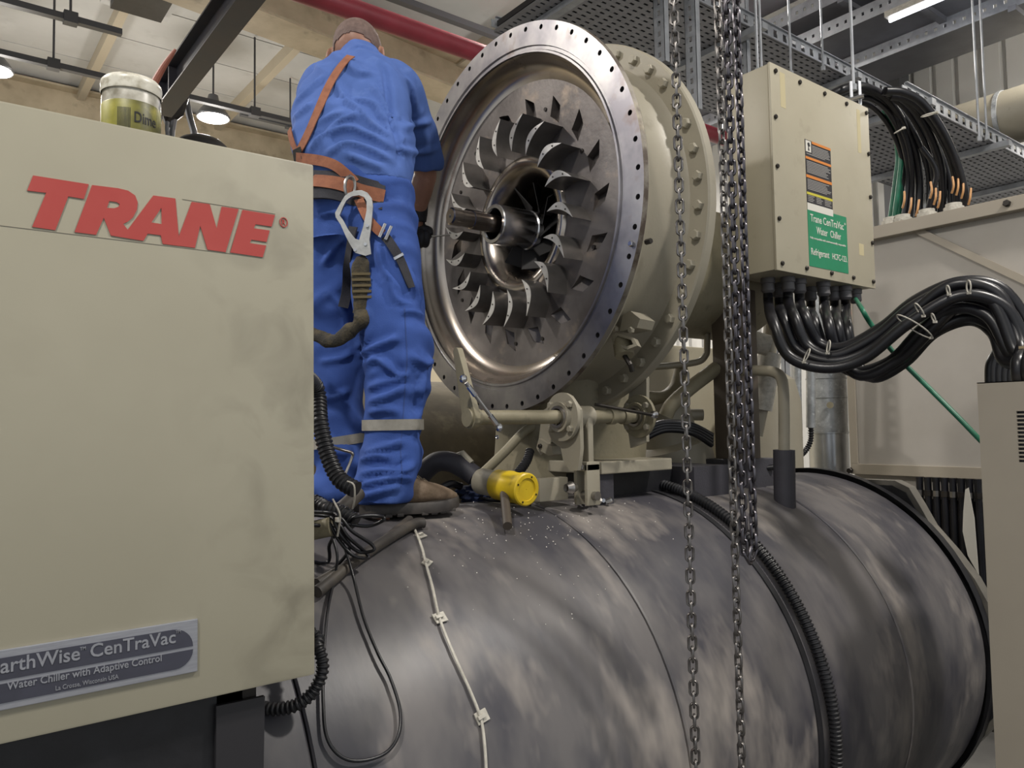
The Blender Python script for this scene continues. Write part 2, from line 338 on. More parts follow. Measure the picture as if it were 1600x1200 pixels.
# hangers: threaded rods and slotted struts
def rod(u,v0,v1,d,r=.008,label='',group='threaded drop rods'):
    a=at(u,v1,d=d); t=thing('drop_rod',label,'rod',a,group)
    MB().cyl(a,V(a.x,a.y,CEIL),r,n=8).build('rod',M_TRAYL,t)
    MB().cyl(a-V(0,0,.012),a+V(0,0,.02),r*2.2,n=6).build('nut',M_TRAYL,t)
for u,v,d,l in ((1184,112,4.6,'pair of thin rods left of the terminal box top, left one'),(1190,112,4.8,'pair of thin rods left of the terminal box top, right one'),(1236,116,5.2,'thin drop rod ending behind the terminal box top edge'),(1286,108,5.6,'short thin drop rod right of the middle of the terminal box top'),(1530,218,5.4,'thin drop rod in front of the grey sheet wall, left of a close pair'),(1542,216,5.7,'thin drop rod in front of the grey sheet wall, right of a close pair')):
    rod(u,0,v,d,label=l)
def strut(u,v1,d,label,top=CEIL,wd=.045):
    a=at(u,v1,d=d); t=thing('slotted_strut',label,'strut',a,'slotted hanging struts')
    h=top-a.z; B=MB(); w2=wd
    ex=V(.61,-.79,0)*0+V(0,-1,0)
    x,y=a.x,a.y
    B.box((x,y-w2,a.z),(x+.003,y-w2*.3,top)); B.box((x,y+w2*.3,a.z),(x+.003,y+w2,top))
    k=int(h/.07)
    for i in range(k+1): B.box((x,y-w2*.3,a.z+i*.07),(x+.003,y+w2*.3,a.z+i*.07+.035))
    B.box((x,y-w2,a.z),(x+.045,y-w2+.003,top)); B.box((x,y+w2-.003,a.z),(x+.045,y+w2,top))
    B.build('slotted_channel',M_TRAYL,t,0)
strut(1031,98,5.0,'slotted strut hanging just right of the flange top, left one')
strut(1082,172,5.0,'slotted strut hanging just right of the flange top, right one')
strut(1160,130,5.6,'slotted strut hanging beside the heavy chains')
# dark column and insulated pipe by the sheet wall
p0=at(1396,140,X=9.3)
tag(MB().box((9.2,p0.y-.12,0),(9.45,p0.y+.12,CEIL)).build('wall_column',M_PIPED,None,0),'dark steel column standing against the grey sheet wall','column')
a=at(1500,205,X=8.2); b=at(1600,178,X=8.2)
t=thing('insulated_pipe','thick cream insulated pipe crossing in front of the sheet wall','pipe',V(8.2,b.y,a.z))
MB().cyl(V(8.2,-3,(a.z+b.z)/2),V(8.2,a.y+.1,(a.z+b.z)/2),.26,n=28).build('jacket',CREAM,t)
for y in (a.y-.4,a.y-1.6): MB().cyl(V(8.2,y-.02,(a.z+b.z)/2),V(8.2,y+.02,(a.z+b.z)/2),.268,n=28).build('band',GALV,t)
# ------------------------------------------------------------ I-beam at upper left
zb=4.4; a=at(247,186,Z=zb); b=at(440,0,Z=zb); xb=(a.x+b.x)/2-.075; ye=a.y-.1
t=thing('steel_beam','dark steel I beam jutting in from the top left above the tub','beam',V(xb,ye,zb))
MB().bevbox((xb-.08,-3,zb),(xb+.08,ye,zb+.014),.003).build('lower_flange',BEAM,t,0)
MB().box((xb-.006,-3,zb+.014),(xb+.006,ye,zb+.24)).build('web',BEAM,t,0)
MB().bevbox((xb-.08,-3,zb+.24),(xb+.08,ye,zb+.254),.003).build('upper_flange',BEAM,t,0)
for y in (ye-.15,ye-.5): MB().box((xb-.07,y-.006,zb+.014),(xb-.006,y+.006,zb+.24)).build('stiffener',BEAM,t,0)
t=thing('ceiling_fan_dome','dark dome hung on bent steel struts under the beam end','fan',at(320,216,d=8))
dm=at(314,228,d=7.9)
MB().lathe([(.0,.27),(.05,.255),(.10,.2),(.14,.11),(.155,.001)],dm-V(0,0,.05),(0,0,1),28).build('dome',BLACK,t)
top=V(xb,ye-.3,zb)
for q0,q1,dd,r in (((290,152),(303,208),7.9,.035),((281,150),(268,205),7.7,.035),((262,190),(262,212),7.6,.02),((252,176),(248,205),7.6,.02)):
    MB().tube(cr([at(*q0,d=dd),at((q0[0]+q1[0])/2-1,(q0[1]+q1[1])/2,d=dd),at(*q1,d=dd),at(q1[0],q1[1]+24,d=dd)],4),r,8).build('strut',M_PIPED,t)
MB().tube([at(255,170,d=7.7),at(262,192,d=7.7),at(280,176,d=7.7),at(288,150,d=7.7)],.05,8).build('clamp',DARKM,t)
# ------------------------------------------------------------ big insulated shell (evaporator)
M_SHELL=mat('dark foam jacket','3f3e44',.42,0,'605d5d',3.2,.40,.60,stretch=(1.3,.6,.6),c3='948d86',s3=3.6,lo3=.53,hi3=.76,bump=.06,bscale=25,rvar=.12,detail=4)
M_SHELL.node_tree.nodes['Principled BSDF'].inputs['Specular IOR Level'].default_value=.45
XE=3.29
t=thing('evaporator_shell','huge dark grey foam-jacketed drum lying across the lower picture','tank',V(1.6,BY,0))
# jacket sheets butted together with raised seams
sheets=[(-.2,.585),(.59,1.545),(1.55,2.195),(2.20,2.69),(2.695,XE)]
for i,(x0,x1) in enumerate(sheets):
    n=96; rr=BR-.002*(i%2); B=MB(); rs=[]
    xs=[x0,x0+.004]+[x0+(x1-x0)*k/6 for k in range(1,6)]+[x1-.004,x1]
    for k,x in enumerate(xs):
        e=.004 if k in (0,len(xs)-1) else 0
        rs.append([V(x,BY-(rr-e+.0035*noise.noise(V(x*2.3,math.sin(2*math.pi*j/n)*2,math.cos(2*math.pi*j/n)*2)))*math.sin(2*math.pi*j/n),BZ+(rr-e+.0035*noise.noise(V(x*2.3,math.sin(2*math.pi*j/n)*2,math.cos(2*math.pi*j/n)*2)))*math.cos(2*math.pi*j/n)) for j in range(n)])
    B.rings(rs,True); B.build('jacket_sheet',M_SHELL,t,40)
MB().lathe([(0,BR+.02),(.045,BR+.02),(.045,.3)],V(XE,BY,BZ),(1,0,0),72).build('gasket_ring',BLACK,t)
# tube sheet plate with clipped corners
xp=XE+.05
poly=[(1240,745),(1398,751),(1420,762),(1437,790),(1455,822),(1490,862),(1523,905),(1548,950),(1562,1010)]
P=[at(u,v,X=xp) for u,v in poly]; ztop=P[0].z
pts=[V(xp,BY+.6,ztop)]+P+[V(xp,P[-1].y-.005,.45),V(xp,P[-1].y+.3,.05),V(xp,BY+.5,.02)]
MB().prism(pts,(.06,0,0)).build('tube_sheet',mat('grey plate','77736b',.5,.2,'5f5c56',6),t,0)
MB().prism([p+V(-.004,0,0)+(V(xp,BY,BZ)-p)*.03 for p in pts],(.003,0,0)).build('tube_sheet_gasket',BLACK,t,0)
# foot saddles
for x in (.55,2.95): MB().box((x,BY-.6,0),(x+.12,BY+.6,.35)).build('saddle',DARKM,t,0)
# ribbed conduit lying over the shell
arc=[(1082,766),(1135,790),(1188,836),(1236,898),(1275,963),(1300,1023),(1318,1088),(1330,1150),(1338,1202),(1340,1260)]
cp=[]
for i in range(14):
    a=R(-18+i*9.5); cp.append(shell_pt(2.165+.05*math.sin(max(0,a))*0,a,.022))
tag(corrugated(cp,.019,.0125,.0045,12).build('ribbed_conduit',BLACK),'black ribbed conduit strapped over the right part of the big drum','conduit')
st=MB(); L=[];Q=[];Nn=[]
for i in range(60):
    a=R(-18+i*2.1); L.append(shell_pt(2.105,a,.001)); Q.append(shell_pt(2.128,a,.001)); Nn.append(V(0,-math.sin(a),math.cos(a)))
tag(st.ribbon(L,Q,Nn,.004).build('jacket_strap',BLACK,None,20),'thin black strap over the big drum left of the ribbed conduit','strap')
# sensor lead with adhesive clips
wp=[(640,812),(652,836),(660,858),(666,882),(676,918),(687,966),(708,1020),(735,1080),(751,1122),(757,1160),(760,1210),(762,1290)]
tag(MB().tube(cr([on_shell(u,v,.006) for u,v in wp],6),.0034,8).build('sensor_lead',WHITEP),'thin off-white sensor lead running down the drum below the boot','wire')
for (u,v,s,rz,lab) in ((658,838,.013,.3,'small dirty white cable clip nearest below the boot'),(667,880,.013,.6,'crumpled white cable clip, second below the boot'),(687,966,.016,.1,'square white cable clip at mid height on the drum'),(752,1120,.016,.2,'square white cable clip near the bottom of the picture')):
    p=on_shell(u,v,0); n=V(0,p.y-BY,p.z-BZ).normalized(); M4=frame(p,n,V(1,0,0))@Matrix.Rotation(rz,4,'Z')
    q=thing('cable_clip',lab,'clip',p,'adhesive clips on the drum')
    MB().bevbox((-s,-s*.8,0),(s,s*.8,.004),.001,M4).build('base',WHITEP,q,0)
    MB().bevbox((-s*.9,-s*.25,.004),(s*.3,s*.25,.011),.001,M4).build('bridge',WHITEP,q,0)
# pale flecks of debris on the drum
fm=mesh_only(MB().add([(0,0,0),(.004,0,.0),(.002,.003,0),(.002,.001,.002)],[(0,1,2),(0,3,1),(1,3,2),(2,3,0)]),'debris_fleck',WHITEP,0)
B=MB(); random.seed(3)
for k in range(170):
    if k<110: u,v=random.gauss(860,80),random.uniform(780,850)
    else: u,v=random.uniform(620,960),random.uniform(800,980)
    p=on_shell(u,v,.001)
    if p.x<.55 or v<770: continue
    n=V(0,p.y-BY,p.z-BZ).normalized(); s=random.uniform(.3,1.0); M4=frame(p,n)@Matrix.Rotation(random.random()*6,4,'Z')@Matrix.Scale(s,4)
    B.add([M4@V(*q) for q in ((0,0,0),(.005,0,0),(.002,.004,0),(.002,.001,.003))],[(0,1,2),(0,3,1),(1,3,2),(2,3,0)])
tag(B.build('metal_shavings',mat('shavings','d8d4cc',.4),None,0),'pale flecks of shavings scattered on the drum top','debris',kind='stuff')
# ------------------------------------------------------------ compressor
CY,CZ,CX=2.108,2.31,1.6
def pol(x,r,a): a=R(a); return V(x,CY-r*math.cos(a),CZ+r*math.sin(a))   # a from the camera-right side, counter-clockwise
comp=thing('compressor','open centrifugal compressor with bare steel flange and curved vanes','compressor',V(CX+.3,CY,1.36))
def sectors(B,x,r0,r1,N,off,hole,depth,back=None):
    # annulus made of N sectors, each with one recess; hole(i) -> list of (r,deg) around the recess, depth list per point
    for i in range(N):
        c=off+i*360/N; h=360/N/2; hp,dp=hole(c)
        k=len(hp)
        # outer boundary sampled so that it pairs with the recess points by direction
        rc=sum(q[0] for q in hp)/k; ac=sum(q[1] for q in hp)/k
        bnd=[]
        m=16
        per=[]
        for j in range(m):
            s=j/m*4
            if s<1: per.append((r1,c-h+2*h*s))
            elif s<2: per.append((r1+(r0-r1)*(s-1),c+h))
            elif s<3: per.append((r0,c+h-2*h*(s-2)))
            else: per.append((r0+(r1-r0)*(s-3),c-h))
        ang=lambda q:math.atan2((q[1]-ac)*math.pi/180*rc,q[0]-rc)
        inner=[]
        # dense recess outline
        for j in range(k):
            a,b=hp[j],hp[(j+1)%k]
            for q in range(4 if k<8 else 1): inner.append((a[0]+(b[0]-a[0])*q/4,a[1]+(b[1]-a[1])*q/4,dp[j]+(dp[(j+1)%k]-dp[j])*q/4) if k<8 else (a[0],a[1],dp[j]))
        inner.sort(key=ang); per.sort(key=ang)
        n=len(inner)
        if len(per)!=n:
            per=sorted(per,key=ang)
        vi=[pol(x,q[0],q[1]) for q in inner]; vo=[pol(x,q[0],q[1]) for q in per]; vd=[pol(x+q[2],q[0],q[1]) for q in inner]
        fs=[]
        for j in range(n):
            l=(j+1)%n; fs.append((j,l,n+l,n+j)); fs.append((j,l,2*n+l,2*n+j))
        fs.append(tuple(2*n+j for j in range(n)))
        B.add(vi+vo+vd,fs)
# front flange
B=MB()
def bh(c):
    return [(.644+.0085*math.cos(R(22.5*k)),c+math.degrees(.0085*math.sin(R(22.5*k))/.644)) for k in range(16)],[.03]*16
sectors(B,CX,.588,.665,48,1.3,bh,.03)
B.lathe([(0,.588),(.006,.586),(.006,.576),(.0,.573),(.0,.566),(.02,.565)],V(CX,CY,CZ),(1,0,0),96)
fl=B.build('front_flange',FLANGE,comp,30)
MB().lathe([(0,.665),(.018,.667),(.022,.65)],V(CX,CY,CZ),(1,0,0),96).build('flange_edge',mat('rusty flange edge','7a746a',.6,.3,'4a3f36',14,.45,.6,c3='a59b84',s3=8),comp)
# bowl
prof=[(.0,.573),(.012,.563),(.03,.557),(.052,.548),(.068,.535),(.08,.52),(.085,.50)]
MB().lathe(prof,V(CX,CY,CZ),(1,0,0),128).build('bowl',BOWL,comp,60)
# vane plate with wedge pockets
B=MB(); xpl=CX+.085
def pk(c):
    return [(.448,c+7.5),(.424,c+.5),(.372,c-3),(.380,c+5.5)],[.04,.008,.001,.028]
sectors(B,xpl,.245,.505,18,97.5,pk,.03)
B.build('vane_plate',CAST,comp,25)
# curved vanes standing off the plate
vm=MB(); S=14
def crescent(k):
    tt=k/S; r=.368-.126*tt; a=5.5*tt
    bulge=math.sin(math.pi*tt)
    return r,a,bulge
out=[];inn=[]
for k in range(S+1):
    r,a,b=crescent(k)
    dy=.036*b; inn_b=.012*b
    out.append((r,a,dy)); inn.append((r,a,inn_b))
def vpt(x,r,a,dy,base):
    p=pol(x,r,base+a); tang=V(0,math.sin(R(base+a)),math.cos(R(base+a))); return p+tang*dy
ring=lambda x,base:[vpt(x,*q,base) for q in out]+[vpt(x,*q,base) for q in inn[::-1]]
B=MB(); B.rings([[p-V(CX,CY,CZ) for p in ring(CX+.004,0)],[p-V(CX,CY,CZ) for p in ring(xpl+.003,0)]])
capm=mesh_only(MB().rings([[p-V(CX,CY,CZ) for p in ring(CX+.0025,0)],[p-V(CX,CY,CZ) for p in ring(CX+.004,0)]]),'vane_end',mat('machined vane end','c4c2be',.45,.6,'aaa8a4',20),40)
vmesh=mesh_only(B,'vane',VANE,40)
for i in range(18):
    M4=Matrix.Translation((CX,CY,CZ))@Matrix.Rotation(-R(10+20*i),4,'X')
    vo=place(vmesh,'vane',M4,comp); ce=place(capm,'vane_end',Matrix.Identity(4)); ce.parent=vo
dm=mesh_only(MB().cyl((-.0015,0,0),(.006,0,0),.0028,n=8),'screw',DARKM)
for i in range(18):
    for kk in (4,9):
        r,a,b=crescent(kk); p=vpt(CX+.0022,r,a,.022*b,10+20*i); place(dm,'screw',Matrix.Translation(p),comp)
# pins and slots cast in the plate
for a,r in ((68,.40),(108,.41),(28,.37),(-22,.40),(-95,.42),(-75,.43),(150,.43),(-150,.43),(128,.43)):
    p=pol(xpl,r,a); MB().cyl(p-V(.004,0,0),p+V(.003,0,0),.007,n=10).build('dowel',DARKM,comp)
# inlet eye: rolled bell mouth, dark throat, impeller blades
prof=[(.085,.246),(.078,.24),(.074,.23),(.075,.218),(.082,.203),(.10,.185),(.13,.170),(.17,.160),(.28,.155)]
MB().lathe(prof,V(CX,CY,CZ),(1,0,0),96).build('inlet_eye',BOWL,comp,60)
imp=mesh_only(MB().lathe([(.27,.155),(.275,.05)],V(0,0,0),(1,0,0),48),'impeller_back',DARKM)
place(imp,'impeller_back',Matrix.Translation((CX,CY,CZ)),comp)
bl=MB(); rs=[]
for k in range(6):
    r=.052+.10*k/5; tw=R(55-20*k/5)
    c=V(.16-.02*k/5,0,r); d=V(math.cos(tw),math.sin(tw),0)
    rs.append([c-d*.055+V(0,.002,0),c+d*.06+V(0,.002,0),c+d*.06-V(0,.002,0),c-d*.055-V(0,.002,0)])
bl.rings(rs); blm=mesh_only(bl,'impeller_blade',mat('impeller aluminium','2b2a2a',.6,.4),40)
for i in range(9): place(blm,'impeller_blade',Matrix.Translation((CX,CY,CZ))@Matrix.Rotation(R(40*i+12),4,'X'),comp)
# shaft and sleeve
zs=-.012
SO=V(0,CY,CZ+zs)
MB().lathe([(1.386,.001),(1.386,.024),(1.390,.029),(1.425,.029),(1.427,.0275),(1.47,.0275),(1.472,.031),(1.75,.031)],SO,(1,0,0),32).build('shaft',SHAFT,comp,25)
MB().lathe([(1.384,.001),(1.3855,.006),(1.3865,.006)],SO,(1,0,0),12).build('shaft_centre',BLACK,comp)
MB().box((1.4,CY-.006,CZ+zs+.0265),(1.43,CY+.006,CZ+zs+.031)).build('key',SHAFT,comp,0)
MB().lathe([(1.72,.04),(1.60,.052),(1.568,.052),(1.562,.055),(1.562,.066),(1.566,.069),(1.70,.069),(1.705,.066),(1.712,.066),(1.716,.07),(1.735,.07),(1.74,.06)],SO,(1,0,0),48).build('shaft_sleeve',CHROME,comp,25)
MB().lathe([(1.73,.06),(1.76,.064),(1.84,.07),(1.87,.075)],SO,(1,0,0),32).build('hub',DARKM,comp)
# casing and back flange
MB().lathe([(.018,.660),(.034,.657),(.045,.640),(.065,.61),(.09,.590),(.13,.577),(.20,.572),(.25,.575),(.275,.588),(.285,.60)],V(CX,CY,CZ),(1,0,0),96).build('volute_casing',CREAM,comp,60)
MB().lathe([(.283,.57),(.283,.665),(.288,.670),(.318,.670),(.325,.655),(.34,.64),(.40,.60),(.44,.52),(.46,.40)],V(CX,CY,CZ),(1,0,0),96).build('back_flange',CREAM,comp,35)
bm_=mesh_only(hexbolt((0,0,0),(-1,0,0),.0165,.018),'bolt',CREAM,0)
for i in range(44):
    a=4+i*360/44
    if -140<((a+180)%360-180)<-128: continue
    place(bm_,'bolt',Matrix.Translation(pol(CX+.283,.635,a))@Matrix.Rotation(R(17*i),4,'X'),comp)
p=pol(CX,.645,-18.0); hexbolt(p,(-1,0,0),.009,.01).build('set_screw',CHROME,comp,0)
p=pol(CX+.03,.668,-17); MB().cyl(p,p+V(.0,-.02,.0),.008,n=6).build('grease_nipple',DARKM,comp)
# motor barrel behind
MB().lathe([(.44,.36),(.5,.28),(1.35,.28),(1.40,.26),(1.41,.001)],V(CX,CY+.04,CZ-.06),(1,0,0),64).build('motor_barrel',CREAMD,comp,40)
# sight glass hood on the casing
g=at(983,515,X=CX+.15)
gh=MB()
A=[at(u,v,X=CX+.11) for u,v in ((968,518),(973,492),(985,486),(1000,498),(995,512))]
gh.prism(A,(.09,.02,0)); gh.build('casing_lug',CREAM,comp,0)
A=[at(u,v,X=CX+.10) for u,v in ((955,528),(962,520),(990,528),(996,540),(980,546),(958,538))]; B_=[at(u,v,X=CX+.10) for u,v in ((960,530),(965,525),(986,531),(990,538),(979,541),(961,536))]
cuff=MB(); n=len(A); cuff.add(A+B_+[p+V(.05,.03,0) for p in A]+[p+V(.05,.03,0) for p in B_],[(i,(i+1)%n,n+(i+1)%n,n+i) for i in range(n)]+[(i,(i+1)%n,2*n+(i+1)%n,2*n+i) for i in range(n)]+[(n+i,n+(i+1)%n,3*n+(i+1)%n,3*n+i) for i in range(n)]+[(2*n+i,2*n+(i+1)%n,3*n+(i+1)%n,3*n+i) for i in range(n)])
cuff.build('hex_collar',CREAM,comp,0)
MB().cyl(at(972,532,X=CX+.13),at(976,556,X=CX+.12),.03,n=12).build('stub_pipe',CREAMD,comp)
MB().tube([at(976,556,X=CX+.12),at(985,570,X=CX+.12),at(988,580,X=CX+.13)],.008,8).build('drain_tube',DARKM,comp)
for u,v in ((963,514),(988,516)): hexbolt(at(u,v,X=CX+.105),(-1,0,0),.01,.012).build('lug_bolt',CREAM,comp,0)
# suction elbow and saddle below the casing
MB().tube(cr([V(2.0,2.2,1.95),V(2.0,2.2,1.72),V(2.0,2.22,1.5),V(2.0,2.25,1.34)],5),.29,40).build('suction_elbow',CREAMD,comp,60)
sx0,sx1=1.82,2.28
A=[at(u,v,X=1.86) for u,v in ((948,735),(958,680),(972,600),(985,590),(1005,640),(1045,700),(1047,732))]
a=at(940,722,Y=1.80); b=at(1050,716,Y=1.80)
MB().bevbox((a.x,1.80,a.z-.04),(b.x,2.3,a.z+.0),.004).build('saddle_foot',CREAM,comp,0)
a=at(930,772,Y=1.83)
MB().box((a.x-.02,1.815,1.30),(a.x+.07,1.9,a.z+.07)).build('isolation_pad',FOAM,comp,0)
MB().box((1.80,1.9,1.25),(2.3,2.5,1.43)).build('saddle_base',BLACK,comp,0)
MB().box((2.22,1.80,1.25),(2.42,2.4,1.44)).build('isolation_pad',FOAM,comp,0)
# ------------------------------------------------------------ second shell behind (condenser)
t=thing('condenser_shell','beige shell standing dim behind the worker and linkage','tank',V(2,3.2,0))
MB().lathe([(-2.6,.55),(-2.55,.58),(.5,.58),(.8,.58),(.85,.5),(.85,.01)],V(2,3.35,1.25),(1,0,0),64).build('shell',mat('shade-darkened beige shell','5e5645',.85,0,'4a4336',6,c3='6e6652',s3=12),t,40)  # beige darkened all over to stand in for the shadow back here
MB().lathe([(0,.63),(.05,.63),(.05,.5)],V(1.1,3.35,1.25),(1,0,0),64).build('girth_flange',CREAMD,t,40)
for x in (.2,2.6): MB().box((x,2.9,0),(x+.12,3.8,.8)).build('saddle',DARKM,t,0)
# ------------------------------------------------------------ control panel at left
PX1,PY0,PZ0,PZ1=.531,1.23,1.193,2.0535
EX,EZ=V(1,0,0),V(0,0,1)
t=panel=thing('control_panel','big cream control panel with red lettering filling the left side','control panel',V(.1,1.36,0))
MB().bevbox((-.36,PY0,PZ0),(PX1,PY0+.27,PZ1),.004).build('body',PANEL,t,30)
def onp(u,v): p=at(u,v,Y=PY0); return (p.x,p.z)
def z8(pts): return [onp(x/3.2,250+y/3.2) for x,y in pts]
letters=[[[(165,78),(443,122),(419,196),(341,183),(276,352),(160,335),(230,165),(135,154)]],
 [[(460,126),(590,142),(640,154),(675,178),(688,212),(684,250),(664,288),(640,308),(615,321),(638,349),(617,389),(553,378),(518,290),(480,375),(372,361)],[(546,206),(582,211),(598,222),(592,235),(570,242),(534,240)]],
 [[(766,178),(876,193),(893,384),(895,431),(812,420),(803,377),(738,369),(716,405),(617,389),(638,349)],[(806,240),(808,321),(756,313)]],
 [[(958,210),(1048,222),(1083,345),(1108,234),(1192,246),(1127,462),(1036,449),(1000,330),(974,440),(895,430),(893,384)]],
 [[(1212,250),(1374,276),(1357,334),(1277,322),(1268,342),(1347,353),(1332,411),(1256,399),(1248,416),(1330,428),(1313,487),(1150,463)]]]
for lp in letters:
    shape2d('letter',[z8(l) for l in lp],V(0,PY0-.0006,0),EX,EZ,.0014,RED,t)
c=onp(443,347.5)
ringo=[(c[0]+.0070*math.cos(R(k*15)),c[1]+.0085*math.sin(R(k*15))) for k in range(24)]; ringi=[(c[0]+.0055*math.cos(R(k*15)),c[1]+.0070*math.sin(R(k*15))) for k in range(24)]
shape2d('registered_ring',[ringo,ringi],V(0,PY0-.0006,0),EX,EZ,.0014,RED,t)
text('registered_letter','R',V(c[0]-.0028,PY0-.0006,c[1]-.0045),EX,EZ,.006,.009,RED,t,.02)
# film edge around the lettering
M_FILM=mat('clear film edge','9a9483',.3)
for a,b in (((0,348),(410,402)),((285,311),(430,333))):
    a=at(*a,Y=PY0); b=at(*b,Y=PY0); MB().box((a.x,PY0-.0006,min(a.z,b.z)-.0004),(b.x,PY0,min(a.z,b.z)+.0004)).build('film_edge',M_FILM,t,0)
# nameplate
M_PLATE=mat('brushed aluminium','a9aab0',.42,.7,'9b9ca3',30,stretch=(1,1,12)); M_NAVY=mat('dark plate enamel','3b3c48',.5,0,'34353f',20)
tr=at(308,966,Y=PY0); br=at(308,1048,Y=PY0); zt=tr.z; zb_=br.z; hh=zt-zb_; xr=tr.x; xl=at(-16,1056,Y=PY0).x-.016
np_=MB().bevbox((xl,PY0-.004,zb_),(xr,PY0,zt),.001).build('nameplate',M_PLATE,t,0)
y=PY0-.0045
def half(z0,z1,top):
    rr=z1-z0; x1=xr-.007; pts=[(xl+.006,z0),(x1,z0)] if top else [(xl+.006,z1)]
    n=8
    if top:
        pts=[(xl+.006,z0),(x1,z0)]+[(x1-rr+rr*math.cos(R(90*k/n)),z0+rr*math.sin(R(90*k/n))) for k in range(1,n+1)]+[(xl+.006,z1)]
    else:
        pts=[(xl+.006,z1),(xl+.006,z0)]+[(x1-rr+rr*math.sin(R(90*k/n)),z1-rr*math.cos(R(90*k/n))) for k in range(0,n+1)]
    return pts
zm=zb_+hh*.47
shape2d('enamel_field',[half(zm+hh*.03,zt-hh*.13,True)],V(0,y,0),EX,EZ,.0008,M_NAVY,np_)
shape2d('enamel_field',[half(zb_+hh*.12,zm-hh*.03,False)],V(0,y,0),EX,EZ,.0008,M_NAVY,np_)
def ptext(s,u0,v0,u1,v1,h,bold=.012):   # baseline from (u0,v0) to (u1,v1) on the panel face
    a=at(u0,v0,Y=PY0); b=at(u1,v1,Y=PY0)
    text('plate_lettering',s,V(a.x,y-.0007,(a.z+b.z)/2),EX,EZ,b.x-a.x,h,M_PLATE,np_,bold)
ptext('EarthWise',-16,1056,124,1028,.0188); ptext('TM',124,1016,133,1013,.0045)
ptext('CenTraVac',140,1027,273,1003,.0188); ptext('TM',273,989,281,987,.0045)
ptext('Water Chiller with Adaptive Control',10,1079,251,1037,.0135); ptext('La Crosse, Wisconsin USA',86,1077.5,184,1061,.0072,.006)
# lower support of the panel
t2=thing('panel_stand','black plate stand under the cream control panel','stand',V(.3,1.26,0))
a=at(332,1105,Y=1.25); b=at(414,1088,Y=1.25)
MB().prism([V(a.x,1.25,0),V(b.x-.02,1.25,0),V(b.x,1.25,b.z),V(a.x+.006,1.25,a.z)],(0,.008,0)).build('plate',mat('dark stand steel','2e2d30',.45,.2),t2,0)
MB().box((-.36,1.262,.0),(a.x+.05,1.272,PZ0-.004)).build('dark_occluder',BLACK,t2,0)  # added black sheet standing in for the dark void below the panel
MB().box((a.x+.01,1.262,PZ0-.05),(b.x-.01,1.275,PZ0-.001)).build('bracket',DARKM,t2,0)
# ------------------------------------------------------------ paint tub on the panel
d_t=1.36; c=at(205,205,d=d_t); c.z=PZ1; rT=.0475
tub=thing('paint_tub','dirty clear tub with yellow-green label standing on the control panel','tub',c)
M_TUB=mat('dirty clear plastic','b3b0a6',.3,0,'7d786a',20,.45,.65,spec=.6); M_LBL=mat('yellow green label','85812f',.45,0,'4c4a1e',9,.42,.62,c3='a39c48',s3=16)
ht=at(205,128,d=d_t).z-PZ1
MB().lathe([(0,.001),(0,rT*.94),(.004,rT*.97),(ht*.8,rT),(ht*.82,rT*.98),(ht*.86,rT*.99)],c,(0,0,1),40).build('tub_body',M_TUB,tub,40)
MB().lathe([(ht*.84,rT*1.03),(ht*.86,rT*1.05),(ht*.9,rT*1.03),(ht*.93,rT*1.05),(ht*.97,rT*1.03),(ht*1.0,rT*.94),(ht*1.0,.001)],c,(0,0,1),40).build('lid',mat('grubby lid','cfccc0',.35,0,'a29c8a',26,.45,.6),tub,40)
MB().lathe([(ht*.08,rT*.985),(ht*.09,rT*1.002),(ht*.70,rT*1.018),(ht*.71,rT*1.0)],c,(0,0,1),40).build('label',M_LBL,tub,40)
va=math.atan2(-c.y,-c.x)      # direction towards the viewer side
def tb(a0,z0,s,rr):
    def f(co): a=va+a0+co.x*s/rT; return c+V(math.cos(a)*(rT*rr+co.z),math.sin(a)*(rT*rr+co.z),z0+co.y*s)
    return f
text('label_lettering','Dime',c,EX,EZ,1.75,.86,BLACK,tub,.01,.0006,bend=tb(.10,ht*.40+.012,.022,1.02))
for k in range(10):
    a=va-.45+k*.045; MB().box((-.0003,-.0005,0),(.0003,.0005,ht*.5),Matrix.Translation(c+V(math.cos(a)*rT*1.015,math.sin(a)*rT*1.015,ht*.12))@Matrix.Rotation(a,4,'Z')).build('barcode_line',BLACK,tub,0)
rp=[]
for k in range(5):
    a=va+.05+k*.14; rp.append(V(math.cos(a)*rT*1.021,math.sin(a)*rT*1.021,0))
MB().ribbon([c+p+V(0,0,ht*.10) for p in rp],[c+p+V(0,0,ht*.17) for p in rp],[p.normalized() for p in rp],.0006).build('red_band',RED,tub,0)
# tool handle behind the tub
hp=[at(233,150,d=1.42),at(240,132,d=1.42),at(255,105,d=1.42),at(268,86,d=1.42),at(274,77,d=1.42)]
hp=[V(hp[0].x-.02,hp[0].y,PZ1+.001)]+hp
tag(MB().tube(cr(hp,4),.006,10,rad=[.007-.0045*max(0,(i-8)/12) for i in range(21)]).build('wooden_handle',mat('red brown wood','7d4738',.5,0,'93604f',18)),'reddish wooden tool handle leaning up behind the tub','tool handle')
